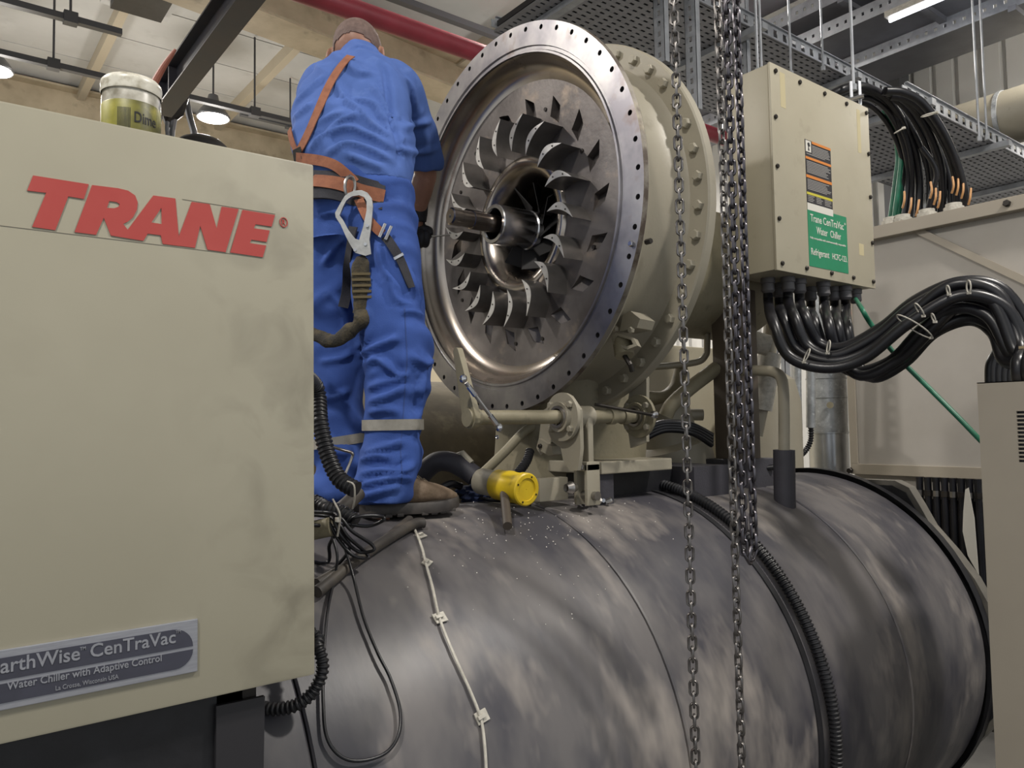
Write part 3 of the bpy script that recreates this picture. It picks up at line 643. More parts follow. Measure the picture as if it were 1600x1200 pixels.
# ------------------------------------------------------------ motor terminal box
TX0,TX1,TY,TZ0,TZ1=2.525,3.254,1.63,2.166,2.955
t=tbox=thing('terminal_box','cream electrical terminal box with warning and green labels','electrical box',V((TX0+TX1)/2,TY+.15,TZ0))
MB().bevbox((TX0,TY+.012,TZ0),(TX1,TY+.205,TZ1),.004).build('body',BOXP,t,30)
MB().bevbox((TX0-.003,TY,TZ0-.003),(TX1+.003,TY+.010,TZ1+.003),.002).build('cover',BOXP,t,30)
sm=mesh_only(hexbolt((0,0,0),(0,-1,0),.009,.008),'screw',DARKM,0)
for x in (TX0+.03,2.72,2.9,3.07,TX1-.02):
    for z in (TZ0+.025,TZ1-.025): place(sm,'screw',Matrix.Translation((x,TY,z)),t)
for z in (2.36,2.56,2.75):
    for x in (TX0+.02,TX1-.015): place(sm,'screw',Matrix.Translation((x,TY,z)),t)
yl=TY-.0008
def tp(u,v): p=at(u,v,Y=TY); return p.x,p.z
x0,z1=tp(1257,217); x1,_=tp(1297,231); z0=tp(1260,327)[1]
lb=MB().box((x0,TY-.0012,z0),(x1,TY,z1)).build('warning_label',mat('black label','2b2a2e',.4),t,0)
M_OR=mat('orange print','c77a35',.4); M_YE=mat('yellow print','b9b03a',.4); M_WH=mat('white print','c9c6bd',.45)
H=z1-z0; W=x1-x0
for f0,f1,m_,a0 in ((.0,.035,M_OR,.26),(.24,.275,M_OR,0),(.50,.54,M_OR,0),(.745,.78,M_YE,0)): MB().box((x0+W*a0,yl-.0012,z1-H*f1),(x1,TY-.001,z1-H*f0)).build('label_bar',m_,lb,0)
MB().box((x0+W*.02,yl-.0012,z1-H*.17),(x0+W*.22,TY-.001,z1-H*.01)).build('pictogram_field',M_WH,lb,0)
MB().prism([V(x0+W*q[0],yl-.0018,z1-H*q[1]) for q in ((.08,.05),(.15,.03),(.19,.08),(.13,.10),(.16,.15),(.10,.15),(.11,.1))],(0,.0006,0)).build('pictogram',BLACK,lb,0)
MB().box((x0,yl-.0012,z0),(x1,TY-.001,z0+H*.10)).build('label_foot',M_WH,lb,0)
random.seed(5); B=MB()
for f0,f1 in ((.06,.22),(.30,.48),(.56,.73)):
    n=int((f1-f0)/.022)
    for k in range(n):
        f=f0+k*.022; a0=.26 if f<.17 else .04; b=random.uniform(.75,.97)
        B.box((x0+W*a0,yl-.0010,z1-H*(f+.011)),(x0+W*b,TY-.001,z1-H*f))
for c_ in (.04,.36,.69):
    for k in range(4): B.box((x0+W*c_,yl-.001,z1-H*(.80+k*.024)),(x0+W*(c_+.26*random.uniform(.7,1)),TY-.001,z1-H*(.789+k*.024)))
B.build('fine_print',mat('fine print','8d8b88',.5),lb,0)['kind']='stuff'
x0,z1=tp(1261,322); x1,_=tp(1322,342); z0=tp(1263,415)[1]
gl=MB().box((x0,TY-.0014,z0),(x1,TY,z1)).build('green_label',mat('green label','1f7a55',.4,0,'237f5c',20),t,0)
H=z1-z0; W=x1-x0; yt=TY-.002
def gt(s,a0,a1,f,h,b=.008): text('label_lettering',s,V(x0+W*a0,yt,z1-H*f),EX,EZ,W*(a1-a0),H*h,M_WH,gl,b,.0006)
gt('Trane CenTraVac',.06,.91,.245,.13); gt('o',.93,.965,.15,.04)
gt('Water',.20,.48,.435,.125); gt('Chiller',.55,.83,.435,.125)
gt('Fully compatible with environmentally responsible',.04,.95,.545,.045,.02)
gt('Refrigerant',.05,.50,.84,.15); gt('HCFC-123.',.58,.97,.805,.105)
# tape residue on the cover
for (ua,va_,ub,vb) in ((1218,112,1228,170),(1338,170,1346,240),(1342,380,1350,400)):
    xa,za=tp(ua,va_); xb_,zb2=tp(ub,vb); MB().box((xa,TY-.0005,zb2),(xb_,TY,za)).build('tape_residue',mat('tape residue','b3a886',.5),t,0)
# cable glands under the box
gl_px=[(1200,452),(1217,446),(1231,440),(1249,448),(1266,452),(1287,458),(1303,461),(1321,466)]
gy=[1.76,1.80,1.70,1.70,1.78,1.68,1.72,1.68]
glm=mesh_only(MB().lathe([(0,.028),(-.02,.028),(-.022,.024),(-.05,.026),(-.06,.018)],(0,0,0),(0,0,1),14),'cable_gland',mat('grey gland','5a585a',.5))
gpos=[]
for (u,v),yy in zip(gl_px,gy):
    p=at(u,v,Y=yy); p.x=min(p.x,TX1-.05); p.x=max(p.x,TX0+.04)
    gpos.append(V(p.x,yy,TZ0)); place(glm,'cable_gland',Matrix.Translation((p.x,yy,TZ0)),t)
p=at(1338,466,Y=1.70); gg=V(min(p.x,TX1-.04),1.70,TZ0); place(glm,'cable_gland',Matrix.Translation(gg),t)
# ------------------------------------------------------------ right-hand starter cabinet
SX,SY,SZ=2.5,.959,1.705
t=cab=thing('starter_cabinet','beige steel cabinet with slotted vent cut off by the right border','cabinet',V(SX+.25,.7,0))
vy1=at(1588,640,X=SX).y; vz1=at(1590,640,X=SX).z; vz0=at(1592,722,X=SX).z; vy0=vy1-.17
th=.008
for a,b in (((SX,vy1,0),(SX+th,SY,SZ)),((SX,.25,0),(SX+th,vy0,SZ)),((SX,vy0,0),(SX+th,vy1,vz0)),((SX,vy0,vz1),(SX+th,vy1,SZ))): MB().box(a,b).build('side_panel',CABP,t,0)
n=13; pz=(vz1-vz0)/n
for k in range(n): MB().box((SX-.002,vy0,vz0+k*pz+pz*.62),(SX+.004,vy1,vz0+(k+1)*pz+pz*.0)).build('vent_slat',CABP,t,0)
MB().box((SX+.012,.25,0),(SX+.5,SY-.004,SZ-.004)).build('core',BLACK,t,0)
MB().box((SX,.25,SZ-.003),(SX+.5,SY,SZ)).build('top_panel',CABP,t,0)
MB().box((SX+th,SY-.004,0),(SX+.5,SY,SZ-.003)).build('back_panel',CABP,t,0)
gb=at(1590,590,X=SX+.12)
MB().box((SX+.1,gb.y-.08,SZ),(SX+.2,gb.y+.0,SZ+.02)).build('gland_plate',mat('grey gland plate','8c8c90',.4,.3),t,0)
MB().box((SX+.14,gb.y-.08,SZ+.02),(SX+.146,gb.y+.0,SZ+.11)).build('cable_bracket',mat('tan bracket','9a8a6a',.5),t,0)
# ------------------------------------------------------------ main power cables
paths=[]   # control pixels with depths
mid=[ # each: list of (u,v,d) after the gland
 [(1207,500,2.78),(1232,556,2.72),(1290,575,2.66),(1350,560,2.6),(1420,505,2.52),(1500,462,2.45),(1570,480,2.4),(1600,540,2.36)],
 [(1222,490,2.84),(1245,545,2.78),(1300,565,2.7),(1360,545,2.64),(1425,490,2.56),(1490,445,2.48),(1560,460,2.42),(1592,535,2.37)],
 [(1240,492,2.8),(1262,540,2.76),(1305,556,2.7),(1370,525,2.63),(1425,480,2.56),(1490,452,2.5),(1550,470,2.42),(1584,545,2.37)],
 [(1256,490,2.82),(1280,535,2.8),(1320,542,2.74),(1380,510,2.66),(1430,470,2.58),(1500,441,2.5),(1565,452,2.45),(1612,520,2.4)],
 [(1270,495,2.88),(1290,545,2.84),(1330,580,2.78),(1390,565,2.7),(1440,515,2.6),(1490,482,2.52),(1545,495,2.44),(1580,555,2.38)],
 [(1293,500,2.82),(1308,550,2.8),(1345,587,2.74),(1405,562,2.66),(1450,520,2.58),(1500,478,2.52),(1552,490,2.45),(1588,560,2.38)],
 [(1307,500,2.86),(1322,555,2.82),(1355,588,2.76),(1412,560,2.68),(1450,525,2.6),(1505,497,2.54),(1550,510,2.46),(1576,560,2.39)],
 [(1323,505,2.86),(1335,560,2.82),(1365,590,2.76),(1415,565,2.68),(1460,520,2.6),(1515,500,2.54),(1552,520,2.46),(1572,565,2.39)]]
names=['outermost black power cable, leftmost gland under the terminal box','black power cable from the second gland under the terminal box','black power cable from the third gland under the terminal box','black power cable from the fourth gland under the terminal box','black power cable with white band from the fifth gland','black power cable with wide white band from the sixth gland','black power cable with red band from the seventh gland','black power cable from the rightmost black gland with red band']
bands={4:WHITEP,5:WHITEP,6:RED,7:RED}
for i,(g,pp) in enumerate(zip(gpos,mid)):
    pts=[g-V(0,0,.04),g-V(0,0,.10)]+[at(*q[:2],d=q[2]) for q in pp]
    e=pts[-1]; pts+= [V(SX+.10+.02*(i%3),gb.y-.01-.025*(i//3),SZ+.06),V(SX+.10+.02*(i%3),gb.y-.01-.025*(i//3),SZ-.0)]
    t=thing('power_cable',names[i],'cable',g,'black power cables from the terminal box to the cabinet')
    MB().tube(cr(pts,8),.0195,12).build('sheath',CABLE,t,60)
    if i in bands: q=g-V(0,0,.115); MB().cyl(q+V(0,0,.012),q-V(0,0,.012),.0205,n=14).build('phase_band',bands[i],t)
# cable ties round the bundle
def tie(u0,v0,u1,v1,d,label,r=.004):
    a=at(u0,v0,d=d); b=at(u1,v1,d=d); m_=(a+b)/2; ax=(b-a)/2; fw=FW*ax.length*.55
    P=[m_+ax*math.cos(R(k*20))-fw*math.sin(R(k*20)) for k in range(18)]
    t=thing('cable_tie',label,'cable tie',m_,'pale ties round the power cables')
    MB().tube(P,r*.6,6,closed=True).build('strap',WHITEP,t); MB().bevbox((-r*1.3,-r*1.3,-r),(r*1.3,r*1.3,r),.001,Matrix.Translation(b-FW*.0)).build('head',WHITEP,t,0)
for q in ((1265,545,1256,566,2.66,'pale tie round the lowest dip of the black cables'),(1296,532,1293,552,2.68,'pale tie under the sixth cable in the dip'),(1402,492,1455,528,2.50,'long pale tie across the rising black bundle'),(1430,474,1443,494,2.48,'short pale tie on the upper half of the rising bundle'),(1480,446,1483,460,2.42,'pale tie left of the hump top of the bundle'),(1513,438,1514,458,2.40,'pale tie at the hump top of the bundle'),(1456,490,1461,503,2.44,'small pale tie inside the fork of the bundle')): tie(*q)
# second coil of cables entering the cabinet
for k in range(4):
    o=k*9; pts=[at(1600+o,545+k*3,d=2.6),at(1572+o*.5,540+k*6,d=2.62),at(1551+o,562+k*4,d=2.62),at(1547+o,590,d=2.62),at(1551+o,640,d=2.62)]
    tag(MB().tube(cr(pts,8),.017,10).build('looped_cable',CABLE,None,60),['outer','second','third','innermost'][k]+' black cable of the loop behind the cabinet top','cable','looped cables behind the cabinet')
# green earth lead
gp=[gg-V(0,0,.04)]+[at(*q[:2],d=q[2]) for q in ((1345,480,2.78),(1362,508,2.75),(1400,555,2.72),(1450,605,2.66),(1500,655,2.58),(1530,686,2.54),(1560,715,2.52))]
tag(MB().tube(cr(gp,8),.0085,10).build('earth_lead',GREEN,None,60),'single green lead falling diagonally behind the black cables','cable')
# ------------------------------------------------------------ hoist chains
def link_mesh(ri,L,r,name,M,n=14,m=6):
    pts=[]; h=L/2-ri
    for k in range(n):
        a=2*math.pi*(k+.5)/n; x=math.cos(a)*ri; z=math.sin(a)*ri; z+=h if z>0 else -h; pts.append(V(x,0,z))
    return mesh_only(MB().tube(pts,r,m,closed=True),name,M,60)
M_CH1=mat('hand chain steel','7d7a78',.35,.9,'5e5a58',30); M_CH2=mat('load chain steel','6a676c',.33,.95,'4a484c',30)
def chain(label,path,ri,L,r,pitch,M,name='hand_chain',tw=.35):
    t=thing(name,label,'chain',path[0]); me=link_mesh(ri,L,r,'chain_link',M)
    P=[Vector(p) for p in path]; seg=[0]
    for a,b in zip(P,P[1:]): seg.append(seg[-1]+(b-a).length)
    n=int(seg[-1]/pitch); j=0
    for i in range(n):
        s=pitch*(i+.5)
        while j<len(seg)-2 and seg[j+1]<s: j+=1
        d=(P[j+1]-P[j]); p=P[j]+d*((s-seg[j])/d.length)
        M4=frame(p,d,V(.79,-.61,0))@Matrix.Rotation((math.pi/2 if i%2 else 0)+tw+.12*math.sin(i*.7),4,'Z')
        place(me,'chain_link',M4,t)
d1=1.8
p=at(1070,600,d=d1); chain('thin hanging chain in front of the big flange',[V(p.x,p.y,3.35),V(p.x,p.y,.55)],.0085,.0345,.0032,.0255,M_CH1,tw=.15)
p=at(1140,600,d=1.83); chain('thin chain hanging longest beside the two heavy strands',[V(p.x,p.y,3.35),V(p.x,p.y,.55)],.0085,.0345,.0032,.0255,M_CH1,tw=.9)
a=at(1154,600,d=1.88); b=at(1170,600,d=1.90); zl=at(1178,872,d=1.89).z
lp=[V(a.x,a.y,3.4),V(a.x,a.y,zl+.03)]
a2,b2=V(a.x,a.y,0),V(b.x,b.y,0)
for k in range(1,8):
    f=k/8; q=a2.lerp(b2,f); q.z=zl+.03-.028*math.sin(math.pi*f); lp.append(q)
lp+=[V(b.x,b.y,zl+.03),V(b.x,b.y,3.4)]
chain('heavy dark chain with its loop hanging over the drum',lp,.0082,.0375,.0041,.0275,M_CH2,'load_chain',tw=.5)
# ------------------------------------------------------------ guide-vane linkage in front of the compressor
YL=1.78
t=lk=thing('vane_linkage','cream operating shaft with lever, flanged bearings and clevis under the flange','linkage',at(880,760,Y=YL))
def lx(u,v=650): return at(u,v,Y=YL)
z=lx(800,652).z; x0=lx(738).x; x1=lx(1015).x
ax=V(1,0,0)
MB().cyl(V(x0,YL,z),V(x1,YL,z),.021,n=24).build('cross_shaft',CREAMD,t)
for u in (955,975): MB().cyl(V(lx(u).x-.012,YL,z),V(lx(u).x+.012,YL,z),.026,n=24).build('collar',CREAMD,t)
# lever arm on the left end
def arm(pts,M=CREAMD,w=.05,nm='lever_arm',parent=t,y=None):
    return MB().prism(pts,V(w,0,0)).build(nm,M,parent,20)
b0=V(x0-.012,YL,z); tp0=at(712,550,X=x0-.012); d=(tp0-b0); L=d.length; d.normalize(); s=V(1,0,0).cross(d).normalized()
pts=[]
for k in range(9): a=R(180+180*k/8); pts.append(b0+s*.032*math.cos(a)+d*.032*math.sin(a))
for k in range(7): a=R(180*k/6); pts.append(tp0+s*.013*math.cos(a)+d*.013*math.sin(a))
MB().prism(pts,V(.018,0,0)).build('lever_arm',CREAMD,t,20)
MB().cyl(b0-V(.008,0,0),b0+V(.03,0,0),.026,n=24).build('lever_boss',CREAMD,t)
# thin ball-ended rod
r0_=at(728,598,Y=1.735); r1_=at(780,668,Y=1.72)
MB().cyl(r0_,r1_,.0055,n=10).build('link_rod',STEEL,t)
for p,q in ((r0_,r1_),(r1_,r0_)):
    dd=(q-p).normalized(); MB().cyl(p+dd*.012,p+dd*.045,.0075,n=6).build('lock_nut',CHROME,t,0)
for p in (r1_,at(724,592,Y=1.735)): MB().lathe([(-.008,.004),(-.006,.010),(0,.013),(.006,.010),(.008,.004)],p,(1,0,0),16).build('rod_end',CHROME,t)
p=at(777,683,Y=1.72); MB().tube([p+V(0,.006*math.cos(R(k*30)),.004*math.sin(R(k*30))) for k in range(12)],.0018,6,closed=True).build('washer',CHROME,t)
# first flanged bearing
def bearing(u,rad=.075,m=CREAM):
    x=lx(u).x; c=V(x,YL,z)
    MB().lathe([(-.012,.03),(-.016,.046),(0,.047),(0,rad),(.012,rad),(.012,.03)],c,(1,0,0),40).build('bearing_flange',m,t,30)
    MB().lathe([(-.02,.026),(-.02,.034),(-.012,.036)],c,(1,0,0),24).build('bearing_ring',STEEL,t,30)
    for a in (40,140,220,320): q=c+V(0,math.cos(R(a))*rad*.77,math.sin(R(a))*rad*.77); hexbolt(q,(-1,0,0),.011,.012).build('flange_bolt',CREAM,t,0)
bearing(877); bearing(996,.072,CREAMD)
# bracket plates carrying the first bearing
xb1=lx(884).x
A=[at(u,v,X=xb1) for u,v in ((852,660),(850,640),(890,618),(905,640),(907,700),(905,720),(902,735),(890,736),(880,720),(876,700),(862,690),(845,712),(838,700),(842,684),(845,660))]
MB().prism(A,(.014,0,0)).build('bracket_plate',CREAM,t,20)
A=[at(u,v,X=xb1-.012) for u,v in ((842,685),(862,697),(864,710),(857,712),(840,702))]
MB().prism(A,(.035,0,0)).build('bracket_lug',CREAM,t,20)
hexbolt(at(845,697,X=xb1-.012),(-1,0,0),.008,.008).build('lug_bolt',DARKM,t,0)
# second bearing pedestal
xb2=lx(1000).x
A=[at(u,v,X=xb2) for u,v in ((985,600),(990,572),(1004,570),(1010,590),(1010,690),(985,700),(978,650))]
MB().prism(A,(.014,0,0)).build('pedestal_plate',CREAM,t,20)
# clevis link dropping from the shaft
xc=lx(910).x
MB().cyl(V(xc-.03,YL,z),V(xc+.03,YL,z),.034,n=28).build('clevis_boss',CREAM,t)
MB().bevbox((xc-.008,YL-.034,z-.165),(xc+.014,YL+.012,z-.0),.004).build('clevis_stem',CREAM,t,20)
for dy in (-.012,.012):
    MB().bevbox((xc-.026,YL-.012+dy*2-.007,z-.275),(xc+.03,YL-.012+dy*2+.007,z-.145),.004).build('clevis_cheek',CREAM,t,20)
MB().bevbox((xc-.026,YL-.043,z-.17),(xc+.03,YL+.019,z-.14),.004).build('clevis_yoke',CREAM,t,20)
MB().cyl(V(xc+.002,YL-.06,z-.245),V(xc+.002,YL+.03,z-.245),.014,n=18).build('clevis_pin',STEEL,t)
hexbolt(V(xc-.02,YL-.02,z-.155),(-1,0,0),.012,.012).build('yoke_bolt',CHROME,t,0)
# actuator arm at the foot
a=at(840,748,Y=YL+.06); b=at(885,780,Y=YL+.06)
MB().bevbox((a.x,YL+.05,b.z),(b.x,YL+.09,a.z),.004).build('actuator_arm',CREAM,t,20)
p=at(892,762,Y=YL-.02); MB().lathe([(-.02,.012),(0,.02),(.02,.012)],p,(1,0,0),18).build('ball_joint',STEEL,t)
# stay rod crossing in front of the second bearing
tag(MB().tube([at(930,632,Y=1.72),at(985,642,Y=1.70),at(1018,648,Y=1.69)],.0055,8).build('stay_rod',DARKM),'thin dark rod crossing in front of the farther bearing','rod')
q=at(1022,648,Y=1.69); t3=thing('rod_tip','small chrome rod end at the tip of the dark rod','rod end',q); MB().lathe([(-.012,.006),(-.008,.012),(.006,.013),(.012,.006)],q,(1,0,0),14).build('ball',CHROME,t3)
# ------------------------------------------------------------ yellow-capped actuator, hoses, rag
t=thing('actuator_motor','cream cylinder with bright yellow cap lying on the drum','actuator',at(800,785,Y=1.82))
p0=at(752,752,d=2.42); p1=at(778,757,d=2.36); p2=at(826,765,d=2.25)
axd=(p2-p0).normalized()
MB().cyl(p0,p1,.041,n=28).build('barrel',CREAM,t)
YEL=mat('yellow plastic','c9ac1f',.4,0,'b79a1a',14,bump=.03)
MB().lathe([(0,.041),(.002,.046),(.045,.046),(.048,.048),(.062,.048),(.066,.046),(.11,.046),(.112,.049),(.132,.049),(.135,.045),(.135,.034),(.131,.033),(.131,.001)],p1,axd,36).build('cap',YEL,t,30)
fc=p1+axd*.135; xx=axd.orthogonal().normalized(); yy=axd.cross(xx)
for k in range(4): q=fc+(xx*math.cos(R(90*k+20))+yy*math.sin(R(90*k+20)))*.0395; MB().cyl(q-axd*.002,q+axd*.0015,.003,n=8).build('cap_screw',DARKM,t)
MB().tube([p0+V(0,-.05,.0),p0+axd*.03+V(0,-.055,-.005)],.007,8).build('pin',STEEL,t)
# support stub and block under it
tag(MB().tube([at(788,772,d=2.28),at(790,790,d=2.22),at(793,822,d=2.12)],.0135,14).build('bolt_stub',mat('brown bar','4a423a',.6,.2)),'short dark round bar poking from the drum below the yellow cap','bar')
# black insulated hose, bent
t=thing('insulated_hose','thick black foam hose arching beside the boot','hose',at(690,760,d=2.35))
hp=[at(650,760,d=2.56),at(662,738,d=2.54),at(682,722,d=2.52),at(705,722,d=2.5),at(726,733,d=2.49),at(742,744,d=2.48)]
MB().tube(cr(hp,6),.033,20).build('foam_sleeve',FOAM,t,60)
MB().cyl(hp[-1]-(hp[-1]-hp[-2]).normalized()*.01,hp[-1]+(hp[-1]-hp[-2]).normalized()*.012,.02,n=14).build('inner_pipe',DARKM,t)
tag(corrugated([at(828,705,d=2.6),at(822,722,d=2.56),at(805,745,d=2.5),at(792,762,d=2.46)],.016,.012,.004).build('ribbed_hose',BLACK),'black ribbed hose rising behind the yellow cap','hose')
tag(MB().tube(cr([at(756,738,d=2.62),at(790,705,d=2.68),at(822,672,d=2.72),at(850,660,d=2.75)],5),.017,12).build('beige_pipe',CREAMD),'beige pipe slanting up behind the yellow cap','pipe')
tag(MB().tube([at(716,712,d=2.5),at(722,708,d=2.5),at(737,724,d=2.48)],.011,10).build('pipe_stub',CREAM),'small bent cream pipe end above the black hose','pipe')
for i,(pts,r) in enumerate(((((676,778),(700,772),(730,776),(760,775)),.008),(((672,770),(690,762),(705,756),(720,760)),.012),(((735,772),(760,780),(790,783),(830,788)),.006))):
    tag(MB().tube(cr([on_shell(u,v,r+.002) for u,v in pts],5),r,8).build('black_lead',CABLE),['thin black lead on the drum right behind the boot toe','black taped lead curving over the boot toe','thin black lead passing under the yellow cap'][i],'cable')
# crumpled blue rag
bm=bmesh.new(); bmesh.ops.create_icosphere(bm,subdivisions=4,radius=1); c_=on_shell(740,772,.014)
for v in bm.verts:
    n=1+.55*noise.noise(v.co*2.3)+.25*noise.noise(v.co*5)
    v.co=c_+V(v.co.x*.055*n,v.co.y*.05*n,v.co.z*.027*n)
me=bpy.data.meshes.new('rag'); bm.to_mesh(me); bm.free()
tag(link('rag',me,mat('navy rag','1d2a4c',.9,0,'121a30',20),None,80),'crumpled dark blue rag on the drum beside the boot toe','rag')
# shiny scrap fittings near the clevis foot
t=thing('loose_fittings','small heap of shiny fittings below the clevis','fittings',on_shell(935,786,.005)); random.seed(9)
for k in range(7):
    p=on_shell(905+k*7,784+random.uniform(-3,4),.012); hexbolt(p,(random.uniform(-1,1),-1,random.uniform(0,1)),.009,.022).build('fitting',CHROME if k%2 else STEEL,t,0)
# ------------------------------------------------------------ cables and hoses beside the control panel
def wire(name,pts,r,label,M=CABLE,cat='cable',group=None,n=8): return tag(MB().tube(cr(pts,8),r,n).build(name,M,None,60),label,cat,group)
tag(corrugated([V(.40,1.53,1.72),V(.58,1.58,1.74),at(490,600,d=1.9),at(500,660,d=1.88),at(512,710,d=1.86),at(530,748,d=1.84),at(556,765,d=1.82)],.021,.011,.003,14).build('corrugated_hose',BLACK),'thick black hose curving down beside the panel edge','hose')
tag(corrugated([V(.40,1.53,1.44),V(.55,1.56,1.43),at(480,783,d=1.82),at(510,795,d=1.80),at(535,802,d=1.79),at(556,816,d=1.78)],.019,.011,.003,14).build('corrugated_hose',BLACK),'short ribbed hose poking out from the panel at boot level','hose')
tag(corrugated([V(.42,1.49,1.30),at(478,985,d=1.46),at(497,1012,d=1.44),at(504,1045,d=1.43),at(490,1080,d=1.42),at(462,1102,d=1.41),at(425,1108,d=1.41),at(395,1100,d=1.42)],.0125,.009,.003,14).build('corrugated_hose',BLACK),'ribbed black hose looping out under the panel corner','hose')
tag(MB().tube([V(.40,1.52,1.36),at(470,833,d=1.75),at(517,823,d=1.75)],.022,18).build('brass_fitting',CREAMD),'dull round fitting end beside the panel edge','fitting')
for i,(pts,r) in enumerate(((((560,770,2.0),(540,790,1.95),(520,806,1.9)),.02),(((662,817,0),(640,822,0),(560,872,0),(520,905,0),(495,925,0)),.014),(((640,812,0),(600,845,0),(550,880,0),(495,912,0)),.012))):
    P=[at(u,v,d=d) if d else on_shell(u,v,r+.001) for u,v,d in pts]
    if i: P=[p for p in P]
    tag(MB().tube(cr(P,6),r,12).build('foam_pipe',mat('grimy foam','3b3734',.6,0,'544d44',12)),['grimy round pipe end behind the boot heel','lower grimy pipe slanting across the drum below the boot','upper grimy pipe slanting across the drum below the boot'][i],'pipe')
loop=[(519,838,1.74),(527,870,1.72),(522,905,1.71),(511,960,1.66),(505,1040,1.58),(505,1100,1.52),(510,1150,1.47),(530,1180,1.45),(560,1189,1.45),(600,1178,1.47),(622,1150,1.49),(625,1110,1.52),(610,1060,1.56),(590,1020,1.6),(568,965,1.66),(553,905,1.72),(540,860,1.75),(531,838,1.76)]
wire('slack_lead',[on_shell(u,v,.012) if v>920 else at(u,v,d=d) for u,v,d in loop],.0034,'long slack black lead hanging in a big loop on the drum')
for k,(pts) in enumerate(([(500,800),(530,808),(550,830),(580,850),(583,860),(560,862),(535,840),(522,815)],[(495,805),(525,815),(545,840),(570,862),(575,872),(552,868),(530,845),(515,818)],[(520,822),(555,808),(590,806),(600,812),(575,822),(540,818)],[(498,880),(515,850),(528,830),(540,838),(545,860),(520,890),(500,905)])):
    wire('coiled_lead',[V(.46,1.60,1.44-.004*k)]+[at(u,v,d=1.74+.01*k-(.0 if u<560 else -.03)) for u,v in pts],.0042,['largest loop of the black leads bundled by the panel edge','inner loop of the black leads bundled by the panel edge','flat black loop lying against the boot sole','lowest loop of the black leads bundled by the panel edge'][k],group='bundled black leads')
t=thing('cable_tie','pale tie standing up from the bundled black leads','cable tie',at(528,815,d=1.72),'pale ties by the panel edge'); MB().tube(cr([at(520,780,d=1.74),at(530,800,d=1.72),at(531,815,d=1.72),at(527,838,d=1.73)],5),.0022,6).build('strap',WHITEP,t); MB().bevbox((-.005,-.005,-.005),(.005,.005,.005),.001,Matrix.Translation(at(528,812,d=1.72))).build('head',WHITEP,t,0)
t=thing('cable_tie','pale tie round the hose at the boot heel','cable tie',at(552,770,d=1.78),'pale ties by the panel edge'); MB().tube(cr([at(543,752,d=1.8),at(553,758,d=1.78),at(554,780,d=1.78),at(551,795,d=1.8)],5),.002,6).build('strap',WHITEP,t)
wire('bent_rod',[at(505,688,d=2.0),at(520,698,d=2.0),at(535,703,d=2.0),at(550,708,d=2.0),at(549,718,d=2.0),at(535,752,d=1.98)],.004,'thin bent metal rod in front of the far trouser leg',STEEL,'rod')
# ------------------------------------------------------------ machinery between compressor and rear panel
M_POST=mat('brown post','4e453c',.6,0,'5c5348',6)
a=at(1113,560,X=2.62); b=at(1152,560,X=2.62)
t=thing('support_post','dark brown square post behind the chains','post',V(2.68,(a.y+b.y)/2,1.36)); MB().bevbox((2.62,b.y,1.25),(2.76,a.y,2.16),.006).build('post',M_POST,t,20); MB().bevbox((2.58,b.y-.06,1.25),(2.8,a.y+.05,1.45),.006).build('foot',FOAM,t,20)
wire('equaliser_pipe',[at(1105,470,d=3.3),at(1105,540,d=3.3),at(1102,556,d=3.3),at(1088,566,d=3.3),at(1040,572,d=3.3),at(1000,574,d=3.3)],.014,'thin cream pipe bending down beside the casing',CREAM,'pipe')
wire('crossing_pipe',[at(1120,575,d=3.2),at(1080,605,d=3.15),at(1050,632,d=3.1),at(1040,650,d=3.1)],.03,'cream pipe slanting down behind the thin chain',CREAMD,'pipe',n=14)
wire('crossing_pipe',[at(1000,620,d=3.2),at(1035,622,d=3.25),at(1056,605,d=3.3),at(1064,575,d=3.35)],.03,'dim cream pipe bending up behind the second bearing',CREAMD,'pipe',n=14)
wire('crossing_pipe',[at(1050,648,d=3.3),at(1098,648,d=3.3)],.025,'short level cream pipe left of the brown post',CREAM,'pipe',n=14)
for k in range(4): wire('bundled_cable',[at(1012,668+k*5,d=3.0),at(1040,660+k*4,d=3.0),at(1080,664+k*4,d=3.0),at(1112,680+k*5,d=3.05)],.012,['top','second','third','bottom'][k]+' black cable of the bundle left of the brown post',group='black cables by the post')
t=thing('rear_casing','cream machine casing glimpsed left of the brown post','machine',at(1070,720,d=3.6)); q=at(1000,560,d=3.7); q2=at(1118,745,d=3.7)
MB().bevbox((3.0,2.72,0),(3.62,3.3,2.02),.02).build('body',BOXP,t,20); MB().lathe([(0,.16),(.1,.16),(.12,.12),(.3,.12)],at(1060,730,d=3.3),(-.3,.1,1),28).build('elbow',CREAM,t)
